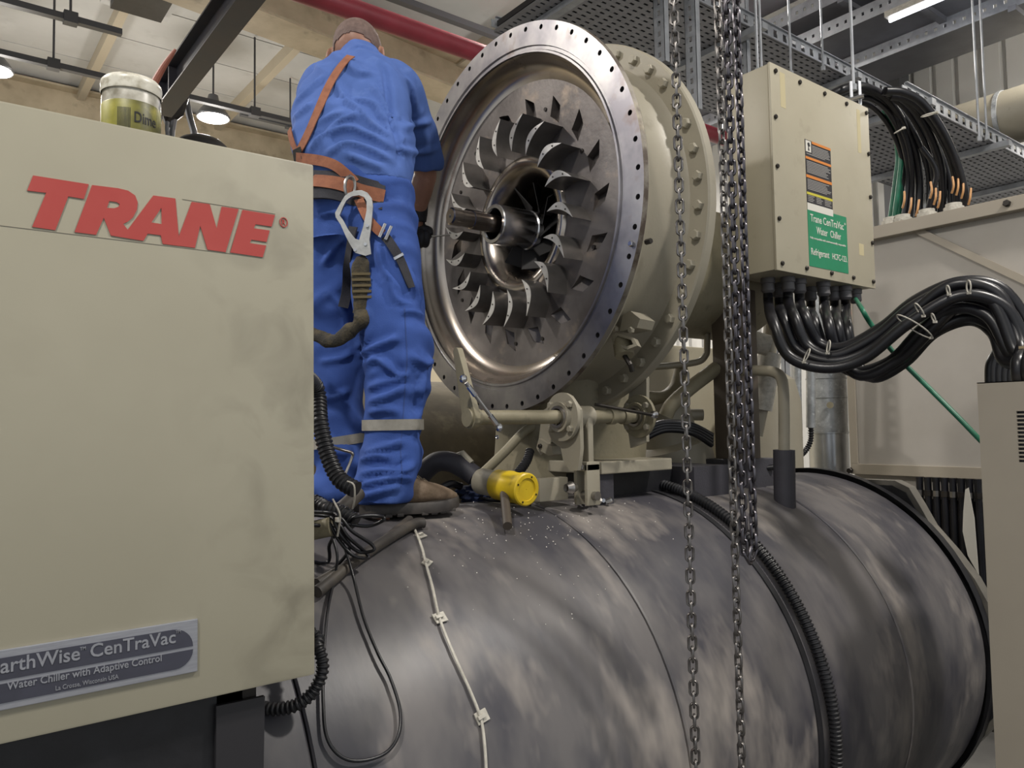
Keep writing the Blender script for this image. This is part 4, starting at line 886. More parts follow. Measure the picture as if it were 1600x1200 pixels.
# cream bent pipe with black sleeve on the drum
bp=[at(1225,735,X=2.62),at(1225,640,X=2.62),at(1222,595,X=2.62),at(1210,582,X=2.62),at(1185,579,X=2.62),at(1160,579,X=2.62)]
t=thing('vent_pipe','cream bent pipe rising from a black sleeve on the drum','pipe',at(1225,755,X=2.62)); MB().tube(cr(bp,6),.021,16).build('pipe',CREAM,t,60); s0=at(1225,762,X=2.62); s1=at(1225,703,X=2.62); MB().cyl(s0-V(0,0,.1),s1,.04,n=24).build('foam_sleeve',FOAM,t)
wire('low_hose',[at(1140,748,d=3.1),at(1180,735,d=3.1),at(1210,730,d=3.1)],.012,'black hose lying behind the black pipe sleeve')
wire('taped_pipe',[at(1165,530,d=3.6),at(1200,540,d=3.6)],.05,'white wrapped pipe end under the terminal box',WHITEP,'pipe',n=16)
t=thing('rear_pipe','slanting pipe wrapped in white cloth behind the heavy chains','pipe',at(1195,640,d=3.7)); MB().tube(cr([at(1206,500,d=3.7),at(1200,560,d=3.7),at(1192,620,d=3.7),at(1180,680,d=3.7)],5),.035,14).build('pipe',CREAM,t); MB().tube(cr([at(1203,552,d=3.69),at(1195,600,d=3.69),at(1188,640,d=3.69)],5),.055,14).build('cloth_wrap',WHITEP,t,60)
t=thing('rear_drum','cream rounded machine end behind the vent pipe','machine',at(1200,740,d=4.0)); c_=at(1205,700,d=4.1); MB().lathe([(0,.16),(1.7,.16),(1.82,.13),(1.88,.05),(1.89,.001)],V(c_.x,c_.y,0),(0,0,1),32).build('body',CREAM,t)
wire('steel_conduit',[at(1246,430,d=4.3),at(1246,600,d=4.3),at(1248,672,d=4.3)],.022,'left of two grey conduits beside the galvanized duct',GALV,'conduit')
wire('steel_conduit',[at(1267,430,d=4.3),at(1267,600,d=4.3),at(1267,668,d=4.3)],.026,'right of two grey conduits beside the galvanized duct',GALV,'conduit')
tag(corrugated([at(1248,672,d=4.3),at(1250,690,d=4.3),at(1243,706,d=4.28),at(1228,718,d=4.2)],.016,.014,.004).build('ribbed_tail',BLACK),'left black ribbed tail below the grey conduits','conduit')
tag(corrugated([at(1267,668,d=4.3),at(1266,690,d=4.3),at(1255,708,d=4.28),at(1232,724,d=4.2)],.016,.014,.004).build('ribbed_tail',BLACK),'right black ribbed tail below the grey conduits','conduit')
strut(1222,690,4.1,'slotted strut standing left of the grey conduits',top=2.3,wd=.035)
# galvanized duct with riveted sections
dp=at(1295,700,d=4.75); t=thing('galvanized_duct','round galvanized duct in sections left of the rear panel','duct',V(dp.x,dp.y,0)); zz=[at(1295,v,d=4.75).z for v in (760,675,620,590,540)]; 
for k,(za,zc) in enumerate(zip([0]+zz[1:],zz[1:]+[2.6])): MB().lathe([(za,.116),(zc-.01,.116),(zc-.008,.121),(zc,.121)],V(dp.x,dp.y,0),(0,0,1),36).build('duct_section',GALV if k else mat('bright duct','b9bcc0',.3,.9,'a4a8ac',6),t)
MB().cyl(at(1297,633,d=4.63),at(1297,633,d=4.61),.02,n=12).build('plug',CREAMD,t)
# rear enclosure: pale panel, frame, posts
RX=4.34; M_REAR=mat('pale grey panel','a6a19a',.5,0,'9c978f',2,bump=.02)
t=rear=thing('rear_enclosure','large pale grey enclosure behind the black cables','enclosure',V(RX+.4,1.4,1.28))
zr0,zr1=1.285,2.685; yr1=2.36; yr0=.6
MB().box((RX,yr0,zr0),(RX+.03,yr1,zr1)).build('panel',M_REAR,t,0)
MB().bevbox((RX-.012,yr0,zr0-.0),(RX,yr1,zr0+.06),.002).build('bottom_rail',CABP,t,0)
MB().bevbox((RX-.012,yr1-.045,zr0+.06),(RX,yr1,zr1),.002).build('corner_rail',CABP,t,0)
MB().bevbox((RX-.06,yr0,zr1-.06),(RX,yr1+.2,zr1+.012),.003).build('top_rail',CABP,t,0)
a=at(1405,347,X=RX-.02); b=at(1600,438,X=RX-.02); sd=(b-a).normalized(); nn=V(1,0,0).cross(sd)
MB().prism([a-nn*.018,b-nn*.018+sd*.6,b+nn*.018+sd*.6,a+nn*.018],(.018,0,0)).build('diagonal_brace',CABP,t,0)
MB().box((RX+.03,yr0,0),(RX+1.2,yr1,zr0-.12)).build('base',DARKM,t,0); MB().box((RX+.03,yr0,zr0-.12),(RX+1.4,yr1,zr1-.005)).build('housing',M_REAR,t,0)
for u,v in ((1329,735),(1574,318)): hexbolt(at(u,v,X=RX-.06 if v<400 else RX-.012),(-1,0,0),.018,.02).build('rail_bolt',DARKM,t,0)
for k in range(8):
    u=1437+k*13; p=at(u,760,X=RX-.02); q=V(p.x,p.y,zr0)
    t=thing('hanging_cable',['first','second','third','fourth','fifth','sixth','seventh','eighth'][k]+' black cable from the left hanging below the pale enclosure','cable',q,'cables under the rear enclosure'); MB().cyl(q,q-V(0,0,1.0),.017,n=10).build('sheath',CABLE,t); MB().cyl(q-V(0,0,.07),q-V(0,0,.10),.021,n=10).build('gland',DARKM if k%2 else STEEL,t)
A=[at(u,v,X=RX-.05) for u,v in ((1508,765),(1513,762),(1522,810),(1529,898),(1512,868),(1504,830),(1505,800))]
tag(MB().prism(A,(.006,0,0)).build('torn_sheet',mat('pale sheet','c0bdb4',.5),None,0),'pale pointed strip of sheet right of the hanging cables','sheet')
# ------------------------------------------------------------ arching cables on top of the rear enclosure
def arc(pts,r,label,M=CABLE,dd=0): return wire('arch_cable',[at(u,v,d=d+dd) for u,v,d in pts],r,label,M,'cable','cables arching over to the rear enclosure',12)
zt_=zr1
def foot(u,v=325): p=at(u,v,X=RX+.02); return (u,v,4.0)
D=4.62
b1=[[(1296,150,4.2),(1322,138,4.2),(1350,136,4.3),(1385,155,4.4),(1412,195,4.5),(1430,240,4.55),(1437,290,4.6),(1434,345,D)],
    [(1300,156,4.2),(1330,143,4.25),(1360,146,4.35),(1392,172,4.45),(1415,215,4.5),(1424,260,4.55),(1424,300,4.6),(1418,350,D)],
    [(1310,162,4.3),(1345,152,4.35),(1378,165,4.42),(1402,200,4.5),(1416,245,4.55),(1418,290,4.6),(1410,350,D)],
    [(1310,168,4.4),(1345,160,4.45),(1372,175,4.5),(1395,208,4.55),(1410,250,4.6),(1412,300,4.65),(1404,350,D+.05)]]
for i,p in enumerate(b1): arc(p,.025 if i<1 else .015,['outermost','second','third','innermost'][i]+' black cable of the left arch above the rear enclosure')
b2=[[(1380,142,4.3),(1405,150,4.3),(1432,175,4.35),(1455,215,4.4),(1470,260,4.45),(1473,300,4.5),(1470,340,4.55)],
    [(1385,148,4.35),(1410,165,4.38),(1432,195,4.42),(1450,235,4.46),(1458,280,4.5),(1460,340,4.55)],
    [(1382,156,4.45),(1410,180,4.48),(1432,215,4.5),(1447,255,4.52),(1452,290,4.55),(1450,342,4.58)],
    [(1440,230,4.35),(1458,255,4.35),(1463,275,4.36),(1455,305,4.4),(1446,345,4.45)]]
for i,p in enumerate(b2): arc(p,.023 if i==0 else .015,['outermost','second','innermost','crossing'][i]+' black cable of the middle arch above the rear enclosure')
b3=[[(1384,142,4.2),(1410,144,4.2),(1440,160,4.22),(1470,200,4.25),(1495,255,4.3),(1507,300,4.35),(1510,335,4.4)],
    [(1392,150,4.3),(1420,156,4.3),(1448,180,4.33),(1474,220,4.36),(1492,270,4.4),(1497,335,4.45)],
    [(1420,168,4.4),(1450,200,4.42),(1472,245,4.45),(1484,290,4.48),(1486,340,4.5)]]
for i,p in enumerate(b3): arc(p,.022 if i<2 else .015,['outermost','second','innermost'][i]+' black cable of the right arch above the rear enclosure')
gps=[[(1385,175,4.5),(1402,205,4.55),(1408,245,4.6),(1404,290,4.6),(1396,350,4.62)],[(1390,178,4.55),(1406,210,4.58),(1413,250,4.62),(1409,295,4.65),(1402,350,4.66)],[(1380,172,4.6),(1397,205,4.62),(1403,245,4.65),(1398,290,4.66),(1390,350,4.68)]]
for i,p in enumerate(gps): arc(p,.015,['left front','middle','left rear'][i]+' green cable of the trio beside the left arch',GREEN)
# peeled tan cores and pale glands at the cable feet
for i,u in enumerate((1413,1423,1434,1456,1462,1468,1490,1497,1505,1516)):
    k=[0,1,2,-2,0,1,-2,0,0,1][i]; v=[305,315,318,290,300,305,282,285,290,300][i]
    wire('peeled_core',[at(u-3,v+20,d=4.33),at(u,v+8,d=4.31),at(u+k,v-6,d=4.32)],.006,['first','second','third','fourth','fifth','sixth','seventh','eighth','ninth','tenth'][i]+' tan peeled strand from the left at the cable feet',COPPER,'wire','tan strands at the cable feet',6)
for u,v,l in ((1392,344,'pale round bush at the foot of the green cables'),(1410,338,'pale round bush at the foot of the left arch'),(1448,330,'pale round bush at the foot of the middle arch'),(1490,322,'pale round bush at the foot of the right arch')):
    p=at(u,v,X=RX+.03); p.z=zr1+.012; t=thing('cable_bush',l,'bush',p,'pale bushes on the enclosure top'); MB().lathe([(0,.05),(.03,.05),(.034,.04),(.05,.04),(.05,.02)],p,(0,0,1),20).build('bush',WHITEP,t)
for q in ((1398,208,1412,200,4.1,'pale tie round the left arch of cables'),(1440,182,1463,176,4.1,'pale tie round the middle and right arches')): tie(*q,r=.006)
# clamp bracket with rod above the arches
rod(1334,0,138,4.1,label='thin drop rod ending in a clamp above the left arch')
p=at(1337,150,d=4.08); t=thing('cable_clamp','slotted galvanized clamp holding the left arch of cables','clamp',p); 
MB().bevbox((-.03,-.004,-.11),(-.015,.004,.08),.001,Matrix.Translation(p)@Matrix.Rotation(R(-38),4,'Z')).build('cheek',M_TRAYL,t,0); MB().bevbox((.015,-.004,-.11),(.03,.004,.08),.001,Matrix.Translation(p)@Matrix.Rotation(R(-38),4,'Z')).build('cheek',M_TRAYL,t,0); MB().cyl(at(1318,158,d=4.1),at(1350,150,d=4.05),.012,n=10).build('clamp_bolt',CHROME,t)
# ------------------------------------------------------------ worker
def remesh(B,vox,smooth=4,disp=None,name='m'):
    me=bpy.data.meshes.new(name); me.from_pydata(B.v,[],B.f); me.validate()
    bm=bmesh.new(); bm.from_mesh(me); bmesh.ops.recalc_face_normals(bm,faces=bm.faces); bm.to_mesh(me); bm.free()
    o=bpy.data.objects.new(name,me); col.objects.link(o)
    md=o.modifiers.new('r','REMESH'); md.mode='VOXEL'; md.voxel_size=vox
    if smooth: s=o.modifiers.new('s','SMOOTH'); s.factor=.5; s.iterations=smooth
    dg=bpy.context.evaluated_depsgraph_get(); m2=bpy.data.meshes.new_from_object(o.evaluated_get(dg)); bpy.data.objects.remove(o)
    if disp:
        nr=[v.normal.copy() for v in m2.vertices]
        for v,n in zip(m2.vertices,nr): v.co=v.co+n*disp(v.co,n)
        m2.update()
    m2.name=name; return m2
FD=V(.613,.79,0); RD=V(.79,-.613,0)      # facing direction and right-hand side of the worker
def loft(B,secs,n=28,sub=5):              # secs: (centre, half-width, half-depth, right vector, forward vector)
    C_=cr([s[0] for s in secs],sub); m=len(secs); rs=[]
    for i,c in enumerate(C_):
        f=i/sub; k=min(int(f),m-2); t=f-k; t=t*t*(3-2*t)
        a=secs[k][1]*(1-t)+secs[k+1][1]*t; b=secs[k][2]*(1-t)+secs[k+1][2]*t
        r=(Vector(secs[k][3])*(1-t)+Vector(secs[k+1][3])*t).normalized(); fw=(Vector(secs[k][4])*(1-t)+Vector(secs[k+1][4])*t).normalized()
        rs.append([c+r*a*math.copysign(abs(math.cos(2*math.pi*j/n))**.85,math.cos(2*math.pi*j/n))+fw*b*math.copysign(abs(math.sin(2*math.pi*j/n))**.85,math.sin(2*math.pi*j/n)) for j in range(n)])
    B.rings(rs,True); return B
def limb(B,pts,rad,n=20,sub=6):
    C_=cr(pts,sub); m=len(pts); rr=[]
    for i in range(len(C_)):
        f=i/sub; k=min(int(f),m-2); t=f-k; t=t*t*(3-2*t); rr.append(rad[k]*(1-t)+rad[k+1]*t)
    B.tube(C_,.1,n,rad=rr)
    return B
def sph(B,c,r,s=(1,1,1),M3=None):
    bm=bmesh.new(); bmesh.ops.create_icosphere(bm,subdivisions=3,radius=r); bm.verts.index_update()
    B.add([Vector(c)+((M3@V(v.co.x*s[0],v.co.y*s[1],v.co.z*s[2])) if M3 else V(v.co.x*s[0],v.co.y*s[1],v.co.z*s[2])) for v in bm.verts],[[v.index for v in f.verts] for f in bm.faces]); bm.free(); return B
foot0=on_shell(600,806)
per=thing('person','worker in blue coveralls and harness standing on the drum, back turned','person',V(1.08,1.98,1.357))
def T(u,v,d): return at(u,v,d=d)
UPV=V(0,0,1)
# --- joints
lean=V(.20,.24,.95).normalized()
fwt=(FD-lean*FD.dot(lean)).normalized()
def tor(u,v,d,a,b,lw=0): return (T(u,v,d),a,b,RD,(FD*(1-lw)+fwt*lw))
torso=[tor(560,330,2.31,.150,.11),tor(561,292,2.31,.158,.115),tor(556,258,2.33,.178,.125,.5),tor(551,222,2.36,.188,.130,1),tor(551,185,2.41,.186,.130,1),tor(556,150,2.46,.172,.125,1),tor(562,122,2.51,.145,.105,1),tor(564,104,2.55,.10,.075,1),tor(565,92,2.57,.062,.062,1)]
sh_r=[T(600,128,2.52),T(622,140,2.54),T(640,182,2.60),T(653,222,2.68),T(659,250,2.73),T(659,262,2.745)]
sh_l=[T(520,130,2.56),T(500,145,2.62),T(505,185,2.72),T(520,225,2.82),T(530,250,2.86)]
elb=T(664,262,2.75); wr=T(652,334,2.86)
elbl=T(530,252,2.87); wrl=T(600,318,2.96)
hipR=T(592,350,2.30); kneeR=T(624,560,2.20); ankR=T(600,775,2.14)
hipL=T(532,350,2.38); kneeL=T(530,560,2.42); ankL=T(530,768,2.40)
# --- continuous body
B=MB()
loft(B,[(c,a*.74,b*.74,r,f) for c,a,b,r,f in torso])
limb(B,[T(600,130,2.53),T(640,185,2.61),elb,T(660,290,2.79),wr,T(650,352,2.88)],[.045,.045,.040,.042,.028,.026])
limb(B,[T(520,130,2.57),T(505,190,2.73),elbl,T(560,285,2.92),wrl],[.055,.05,.042,.04,.028])
limb(B,[hipR,kneeR,ankR,ankR-V(0,0,.05)],[.085,.056,.042,.04]); limb(B,[hipL,kneeL,ankL,ankL-V(0,0,.05)],[.085,.056,.042,.04])
hc=T(558,80,2.60); hd=(FD*.75+V(0,0,-.35)).normalized(); hu=(V(0,0,1)*.9+FD*.45); hu=(hu-hd*hu.dot(hd)).normalized(); hr=hd.cross(hu).normalized()
H3=Matrix((hr,hd,hu)).transposed()
limb(B,[T(564,106,2.55),T(561,92,2.58),hc-hu*.02],[.062,.058,.055])
sph(B,hc+hu*.012,.1,(.80,.97,.92),H3)                        # cranium
sph(B,hc+hd*.05-hu*.06,.062,(.85,.9,1.0),H3)                 # jaw and face
sph(B,hc+hd*.118-hu*.03,.014,(.8,1.2,1.6),H3)                # nose
sph(B,hc+hd*.1+hu*.008,.03,(1.6,.5,.4),H3)                   # brow
sph(B,hc+hd*.105-hu*.072,.02,(1.2,.6,.5),H3)                 # lips
for s in (1,-1):
    e=hc+hr*s*.082-hu*.022-hd*.002
    P=[]
    for k in range(14):
        a=R(k*360/14); P.append(e+hd*(.016*math.cos(a))+hu*(.028*math.sin(a))+hr*s*(.008+.006*math.cos(a+2)))
    B.tube(P,.0055,6,closed=True); sph(B,e+hr*s*.004,.018,(.35,.8,1.3),H3)
SKIN=mat('brown skin','9a705c',.5,0,'85604e',12,c3='a97f6c',s3=25)
me=remesh(B,.0052,3,None,'body'); link('body',me,SKIN,per,180)
# eyes
for s in (1,-1):
    p=hc+hd*.098+hr*s*.03-hu*.012; sph(MB(),p,.011).build('eye',mat('eye','c9c4bd',.2),per,180)
# shaved hair cap
bm=bmesh.new(); bmesh.ops.create_icosphere(bm,subdivisions=5,radius=.1); me=bpy.data.meshes.new('hair')
dl=[v for v in bm.verts if (v.co.z<-.018-(.022 if v.co.y<0 else -.03*(v.co.y/.1))+.006*noise.noise(v.co*40)) or v.co.y>.075]
bmesh.ops.delete(bm,geom=dl,context='VERTS')
for v in bm.verts: v.co=hc+hu*.012+H3@V(v.co.x*.80*1.012,v.co.y*.97*1.012,v.co.z*.92*1.012)
bm.to_mesh(me); bm.free(); link('hair',me,mat('shaved hair','5f4d47',.75,0,'75615a',60,bump=.2,bscale=500),per,180)
# --- coverall, one cloth surface for jacket and one for trousers
def fold(p,th,f,seed,sparse=.15):   # sharp-crested cloth folds, bent and broken up by noise
    q=p+V(seed,seed*.7,-seed); x=p.dot(RD); y=p.z; z=p.dot(FD)
    ph=(y*math.cos(th)+x*math.sin(th)+.3*z)*f+4.0*noise.noise(q*3.4)+1.6*noise.noise(q*8)
    t=(math.sin(ph)+1)/2; return (t**2-.33)*max(0,min(1.1,sparse+2.0*noise.noise(q*4.6+V(5,1,2))+.35))
def wr_shirt(p,n):
    low=max(0,min(1,(2.80-p.z)/.3)); mid=max(0,1-abs(p.z-2.5)/.3)
    return .014*low*fold(p,-.75,40,1.7)+.012*mid*fold(p,.7,36,4.1)+.008*fold(p,1.2,62,2.2,0)+.005*noise.noise(p*8)
def wr_trou(p,n):
    z=p.z; bag=max(0,min(1,(1.66-z)/.18)); kn=max(0,1-abs(z-1.86)/.25); hip=max(0,min(1,(z-2.0)/.15))
    return .012*fold(p,.8,42,3.3)+.026*bag*fold(p,.2,58,.6,.45)+.024*kn*fold(p,-.7,40,2.9)+.018*hip*fold(p,1.0,36,6.1)+.007*fold(p,-.3,70,8.8,0)+.005*noise.noise(p*8)
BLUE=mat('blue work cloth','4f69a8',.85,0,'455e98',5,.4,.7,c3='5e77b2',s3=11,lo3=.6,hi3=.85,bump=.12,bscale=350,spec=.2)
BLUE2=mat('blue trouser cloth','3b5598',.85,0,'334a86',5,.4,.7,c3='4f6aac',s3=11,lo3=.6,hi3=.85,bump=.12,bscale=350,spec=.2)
B=MB(); loft(B,torso[1:]); 
sph(B,T(603,136,2.53),.085,(1,.9,.9)); sph(B,T(520,144,2.57),.085,(1,.9,.9))
limb(B,sh_r,[.08,.082,.076,.072,.072,.070]); limb(B,sh_l,[.08,.08,.075,.07,.068])
limb(B,[T(566,108,2.54),T(563,94,2.565),T(562,88,2.575)],[.085,.072,.07])   # collar
sme=remesh(B,.0075,5,wr_shirt,'jacket'); jacket=link('jacket',sme,BLUE,per,180)
B=MB()
loft(B,[(T(562,276,2.32),.150,.112,RD,FD),(T(562,310,2.32),.165,.125,RD,FD),(T(563,350,2.33),.172,.13,RD,FD),(T(564,385,2.33),.165,.125,RD,FD)])
def leg(B,secs): 
    loft(B,[(T(u,v,d),a,b,(RD),(FD)) for u,v,d,a,b in secs],sub=6)
leg(B,[(590,330,2.30,.095,.11),(600,390,2.28,.108,.125),(607,450,2.25,.102,.115),(614,510,2.22,.098,.105),(624,560,2.20,.098,.10),(618,620,2.19,.084,.092),(615,665,2.18,.079,.085),(609,715,2.155,.086,.09),(604,745,2.14,.088,.094),(600,770,2.13,.082,.097),(598,786,2.125,.074,.096)])
leg(B,[(535,330,2.36,.09,.11),(530,390,2.38,.10,.12),(528,450,2.40,.092,.11),(527,520,2.42,.086,.1),(528,570,2.42,.085,.095),(530,640,2.42,.078,.085),(531,700,2.41,.078,.085),(530,745,2.40,.08,.085),(530,770,2.40,.075,.085)])
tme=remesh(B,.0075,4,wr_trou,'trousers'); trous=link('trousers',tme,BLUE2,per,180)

# --- the individual folds: ridges of cloth laid along lines on the surface
from mathutils.kdtree import KDTree
def raise_folds(me,lines,w=.013):
    tr=BVHTree.FromPolygons([v.co for v in me.vertices],[p.vertices for p in me.polygons]); S=[]
    for amp,pl in lines:
        P=cr([V(u,v,0) for u,v in pl],14); m=len(P)
        for i,p in enumerate(P):
            h=tr.ray_cast(CAM,ray(p.x,p.y).normalized())
            if h[0] is not None: S.append((h[0],amp*min(1,4*min(i,m-1-i)/m+.15)))
    kd=KDTree(len(S))
    for i,(p,a) in enumerate(S): kd.insert(p,i)
    kd.balance(); nr=[v.normal.copy() for v in me.vertices]
    for v,n in zip(me.vertices,nr):
        co,i,d=kd.find(v.co)
        if d<.06: v.co=v.co+n*(S[i][1]*(math.exp(-(d/w)**2)-.45*math.exp(-(d/(2.3*w))**2)))
    me.update()
raise_folds(sme,[(a*.001,p) for a,p in (
 (20,[(535,155),(580,160),(597,180),(605,190)]),(22,[(522,122),(540,155),(560,170),(590,200),(612,212)]),(20,[(505,217),(530,190),(565,175)]),
 (26,[(482,237),(500,217),(540,200),(575,210),(615,230)]),(26,[(510,240),(540,225),(575,232),(615,252)]),(22,[(540,240),(570,252),(600,264)]),
 (16,[(460,162),(482,140),(507,117)]),(16,[(457,187),(475,170),(487,160)]),(16,[(630,120),(645,140),(650,175)]),(18,[(627,200),(650,195),(675,190)]),
 (16,[(625,232),(650,238),(685,234)]),(18,[(580,130),(600,162),(618,200)]),(-26,[(598,97),(605,140),(608,175),(622,220),(623,255)]),(14,[(545,100),(560,112),(585,115)]),(14,[(490,195),(520,180),(545,178)]))])
raise_folds(tme,[(a*.001,p) for a,p in (
 (18,[(497,337),(520,331),(545,338)]),(22,[(505,415),(520,390),(540,370)]),(22,[(590,380),(600,420),(625,455)]),(20,[(610,437),(620,467),(650,482)]),(18,[(625,487),(645,487),(662,494)]),
 (26,[(562,555),(590,540),(625,527)]),(28,[(572,570),(590,562),(625,587),(640,580)]),(24,[(575,607),(600,598),(640,590)]),(26,[(645,555),(663,568),(676,563)]),(24,[(575,629),(605,618),(635,604)]),
 (22,[(665,580),(657,620),(655,655)]),(20,[(575,645),(600,640),(625,644)]),(26,[(570,708),(605,698),(630,690)]),(28,[(563,720),(590,713),(612,717)]),(32,[(563,740),(595,736),(625,737),(648,727)]),
 (30,[(562,760),(590,752),(620,746),(645,748)]),(26,[(562,778),(590,769),(625,760)]),(18,[(512,700),(532,707),(550,705)]),(18,[(500,565),(532,560),(550,550)]),(18,[(500,625),(525,620),(545,610)]),(-22,[(566,470),(566,520),(567,560)]),(20,[(520,460),(540,490),(545,530)]),(18,[(640,420),(650,450),(656,480)]))],.012)
def bvh(me): return BVHTree.FromPolygons([v.co for v in me.vertices],[p.vertices for p in me.polygons])
bj,bt=bvh(sme),bvh(tme)
def hit(u,v,trees=(bj,bt),off=.004):
    k=ray(u,v).normalized(); best=None
    for t in trees:
        h=t.ray_cast(CAM,k)
        if h[0] is not None and (best is None or h[3]<best[3]): best=h
    if best is None: return None
    return best[0]+best[1]*off,best[1]
def strap(name,pl,wd,M,parent=per,trees=(bj,bt),th=.003,off=.004,n=6,relax=14):
    P=cr([V(u,v,0) for u,v in pl],n); pts=[]
    for p in P:
        h=hit(p.x,p.y,trees,off)
        if h: pts.append(h)
    # relax so the strap bridges the folds
    for _ in range(relax): pts=[pts[0]]+[((pts[i-1][0]+pts[i][0]*2+pts[i+1][0])/4,(pts[i-1][1]+pts[i][1]+pts[i+1][1]).normalized()) for i in range(1,len(pts)-1)]+[pts[-1]]
    L=[];Q=[];N_=[]
    for i,(p,n_) in enumerate(pts):
        t=(pts[min(i+1,len(pts)-1)][0]-pts[max(i-1,0)][0]).normalized(); s=t.cross(n_).normalized()*wd/2; L.append(p-s+n_*.003); Q.append(p+s+n_*.003); N_.append(n_)
    return MB().ribbon(L,Q,N_,th).build(name,M,parent,40)
# seam lines and reflective bands
REFL=mat('grey reflective tape','8f8c84',.45,0,'7b7870',30); SEAM=mat('seam stitch','2f467f',.9)
def around(me_b,z,secs_c,wd,name,tilt=0):
    L=[];Q=[];N_=[]
    for k in range(37):
        a=2*math.pi*k/36; dirv=RD*math.cos(a)+FD*math.sin(a)
        o=secs_c+dirv*.135; o.z=z+tilt*math.cos(a)
        h=me_b.ray_cast(o,-dirv)
        if h[0] is None: continue
        nn=V(dirv.x,dirv.y,0); p=h[0]+nn*.004; L.append(p-V(0,0,wd/2)); Q.append(p+V(0,0,wd/2)); N_.append(nn)
    return MB().ribbon(L,Q,N_,.0015).build(name,REFL,per,40)
c_=T(616,664,2.18); around(bt,c_.z,c_,.03,'reflective_band')
c_=T(531,690,2.41); around(bt,c_.z,c_,.03,'reflective_band',.012)
for pl in ([(632,480),(634,520),(636,560),(633,600),(630,650),(626,700),(628,740),(626,760)],): strap('seam',pl,.003,SEAM,trees=(bt,),th=.001,off=-.003,n=14,relax=0)
# sleeve hem
# --- boots
LEATH=mat('brown suede','6b5a49',.8,0,'574837',9,c3='7d6c5a',s3=18,bump=.15,bscale=120); SOLE=mat('dark boot sole','2f2b29',.6,0,'45403c',16)
def boot(heel,toe,label=None):
    heel=Vector(heel);toe=Vector(toe); d=(toe-heel); L=d.length; d.normalize(); s=d.cross(UPV).normalized(); u=s.cross(d).normalized()
    def ring(f,w,z0,z1,n=16):
        c=heel+d*(f*L); out=[]
        for k in range(n):
            a=2*math.pi*k/n; out.append(c+s*w*math.copysign(abs(math.cos(a))**.8,math.cos(a))+u*((z0+z1)/2+(z1-z0)/2*math.copysign(abs(math.sin(a))**.8,math.sin(a))))
        return out
    B=MB(); B.rings([ring(f,w,z0,z1) for f,w,z0,z1 in ((.0,.020,.035,.09),(.04,.034,.028,.13),(.14,.041,.026,.15),(.28,.042,.026,.145),(.40,.043,.026,.128),(.52,.046,.026,.108),(.66,.051,.026,.092),(.80,.052,.027,.080),(.91,.045,.030,.066),(.97,.032,.034,.056),(1.0,.014,.038,.048))])
    me=remesh(B,.005,3,lambda p,n:.0012*noise.noise(p*40),'boot'); o=link('boot',me,LEATH,per,180)
    B=MB(); n=24
    def outline(z,e):
        P=[]
        for f,w in ((.0,.022),(.03,.036),(.12,.044),(.28,.044),(.42,.044),(.56,.049),(.7,.054),(.82,.054),(.92,.047),(.98,.034),(1.01,.015)): P.append((f,w+e))
        return [heel+d*(f*L)+s*w+u*(z+(.012*max(0,f-.75)/.25)) for f,w in P]+[heel+d*(f*L)-s*w+u*(z+(.012*max(0,f-.75)/.25)) for f,w in P[::-1]]
    B.rings([outline(.004,0),outline(.012,.002),outline(.026,.002),outline(.034,-.002)]); so=B.build('sole',SOLE,o,30)
    for f in (.08,.2,.32,.58,.68,.78,.88):
        c=heel+d*(f*L); MB().box((-.011,-.05,-.004),(.011,.05,.006),Matrix((d,s,u)).transposed().to_4x4()).v
        M4=Matrix((d,s,u)).transposed().to_4x4(); M4.translation=c+u*(.012*max(0,f-.75)/.25); MB().bevbox((-.010,-.05,-.001),(.010,.05,.008),.002,M4).build('tread_lug',SOLE,o,0)
    for k in range(4):
        f=.47+k*.06; c=heel+d*(f*L)+u*(.1215-k*.0085); MB().tube([c-s*.03+d*.005-u*.014,c-d*.002+u*.001,c+s*.03+d*.005-u*.014],.0022,6).build('lace',mat('boot lace','9a8a70',.8),o)
    return o
hb=on_shell(566,808,.004); tb2=on_shell(700,799,.004); tb2=hb+(tb2-hb).normalized()*.285
boot(hb,tb2)
hl=V(1.06,2.22,1.335); boot(hl,hl+V(.18,.21,-.055))
# --- gloves
GLOVE=mat('black glove','141418',.6,0,'1f1f25',30,bump=.1,bscale=200)
# screwdriver held in the right hand
tipS=T(703,367,2.915); hdl0=T(650,372,2.865); sd_=(tipS-hdl0).normalized()
def hand(wrist,palm_c,axis,thumb_dir,grip=True,name='glove'):
    # four fingers curled round an axis through the palm, thumb opposed
    B=MB(); up_=(palm_c-wrist).normalized(); ax_=Vector(axis).normalized(); nrm=up_.cross(ax_).normalized()
    limb(B,[wrist-up_*.065,wrist-up_*.02,wrist+up_*.03],[.043,.040,.034])
    M3=Matrix((ax_,nrm,up_)).transposed(); sph(B,palm_c-nrm*.016,.050,(1.0,.5,1.05),M3)
    for k in range(4):
        b0=palm_c-nrm*.016+ax_*(.030-.020*k)+up_*.028
        L=[1.0,1.08,1.0,.82][k]
        pts=[b0]+[palm_c+ax_*(.032-.0205*k)+(nrm*math.sin(a)*.026*1.0-nrm*.002+up_*(.016+.026*math.cos(a)))*1.0 for a in (R(-50),R(0),R(50),R(105),R(150*L))]
        limb(B,pts,[.0135,.0128,.0125,.012,.0115,.0105],10,4)
    tb0=palm_c-up_*.02+ax_*.03-nrm*.008
    limb(B,[tb0,tb0+ax_*.016+nrm*.016+up_*.008,tb0+ax_*.016+nrm*.03+up_*.026],[.014,.012,.0105],10,4)
    me=remesh(B,.0032,2,None,name); return link(name,me,GLOVE,per,180)
hand(wr,T(652,366,2.87),sd_,None)
hand(wrl,wrl+V(.03,.04,-.06),RD,None)
sc=thing('screwdriver','slim screwdriver held in the black glove against a vane','screwdriver',hdl0)
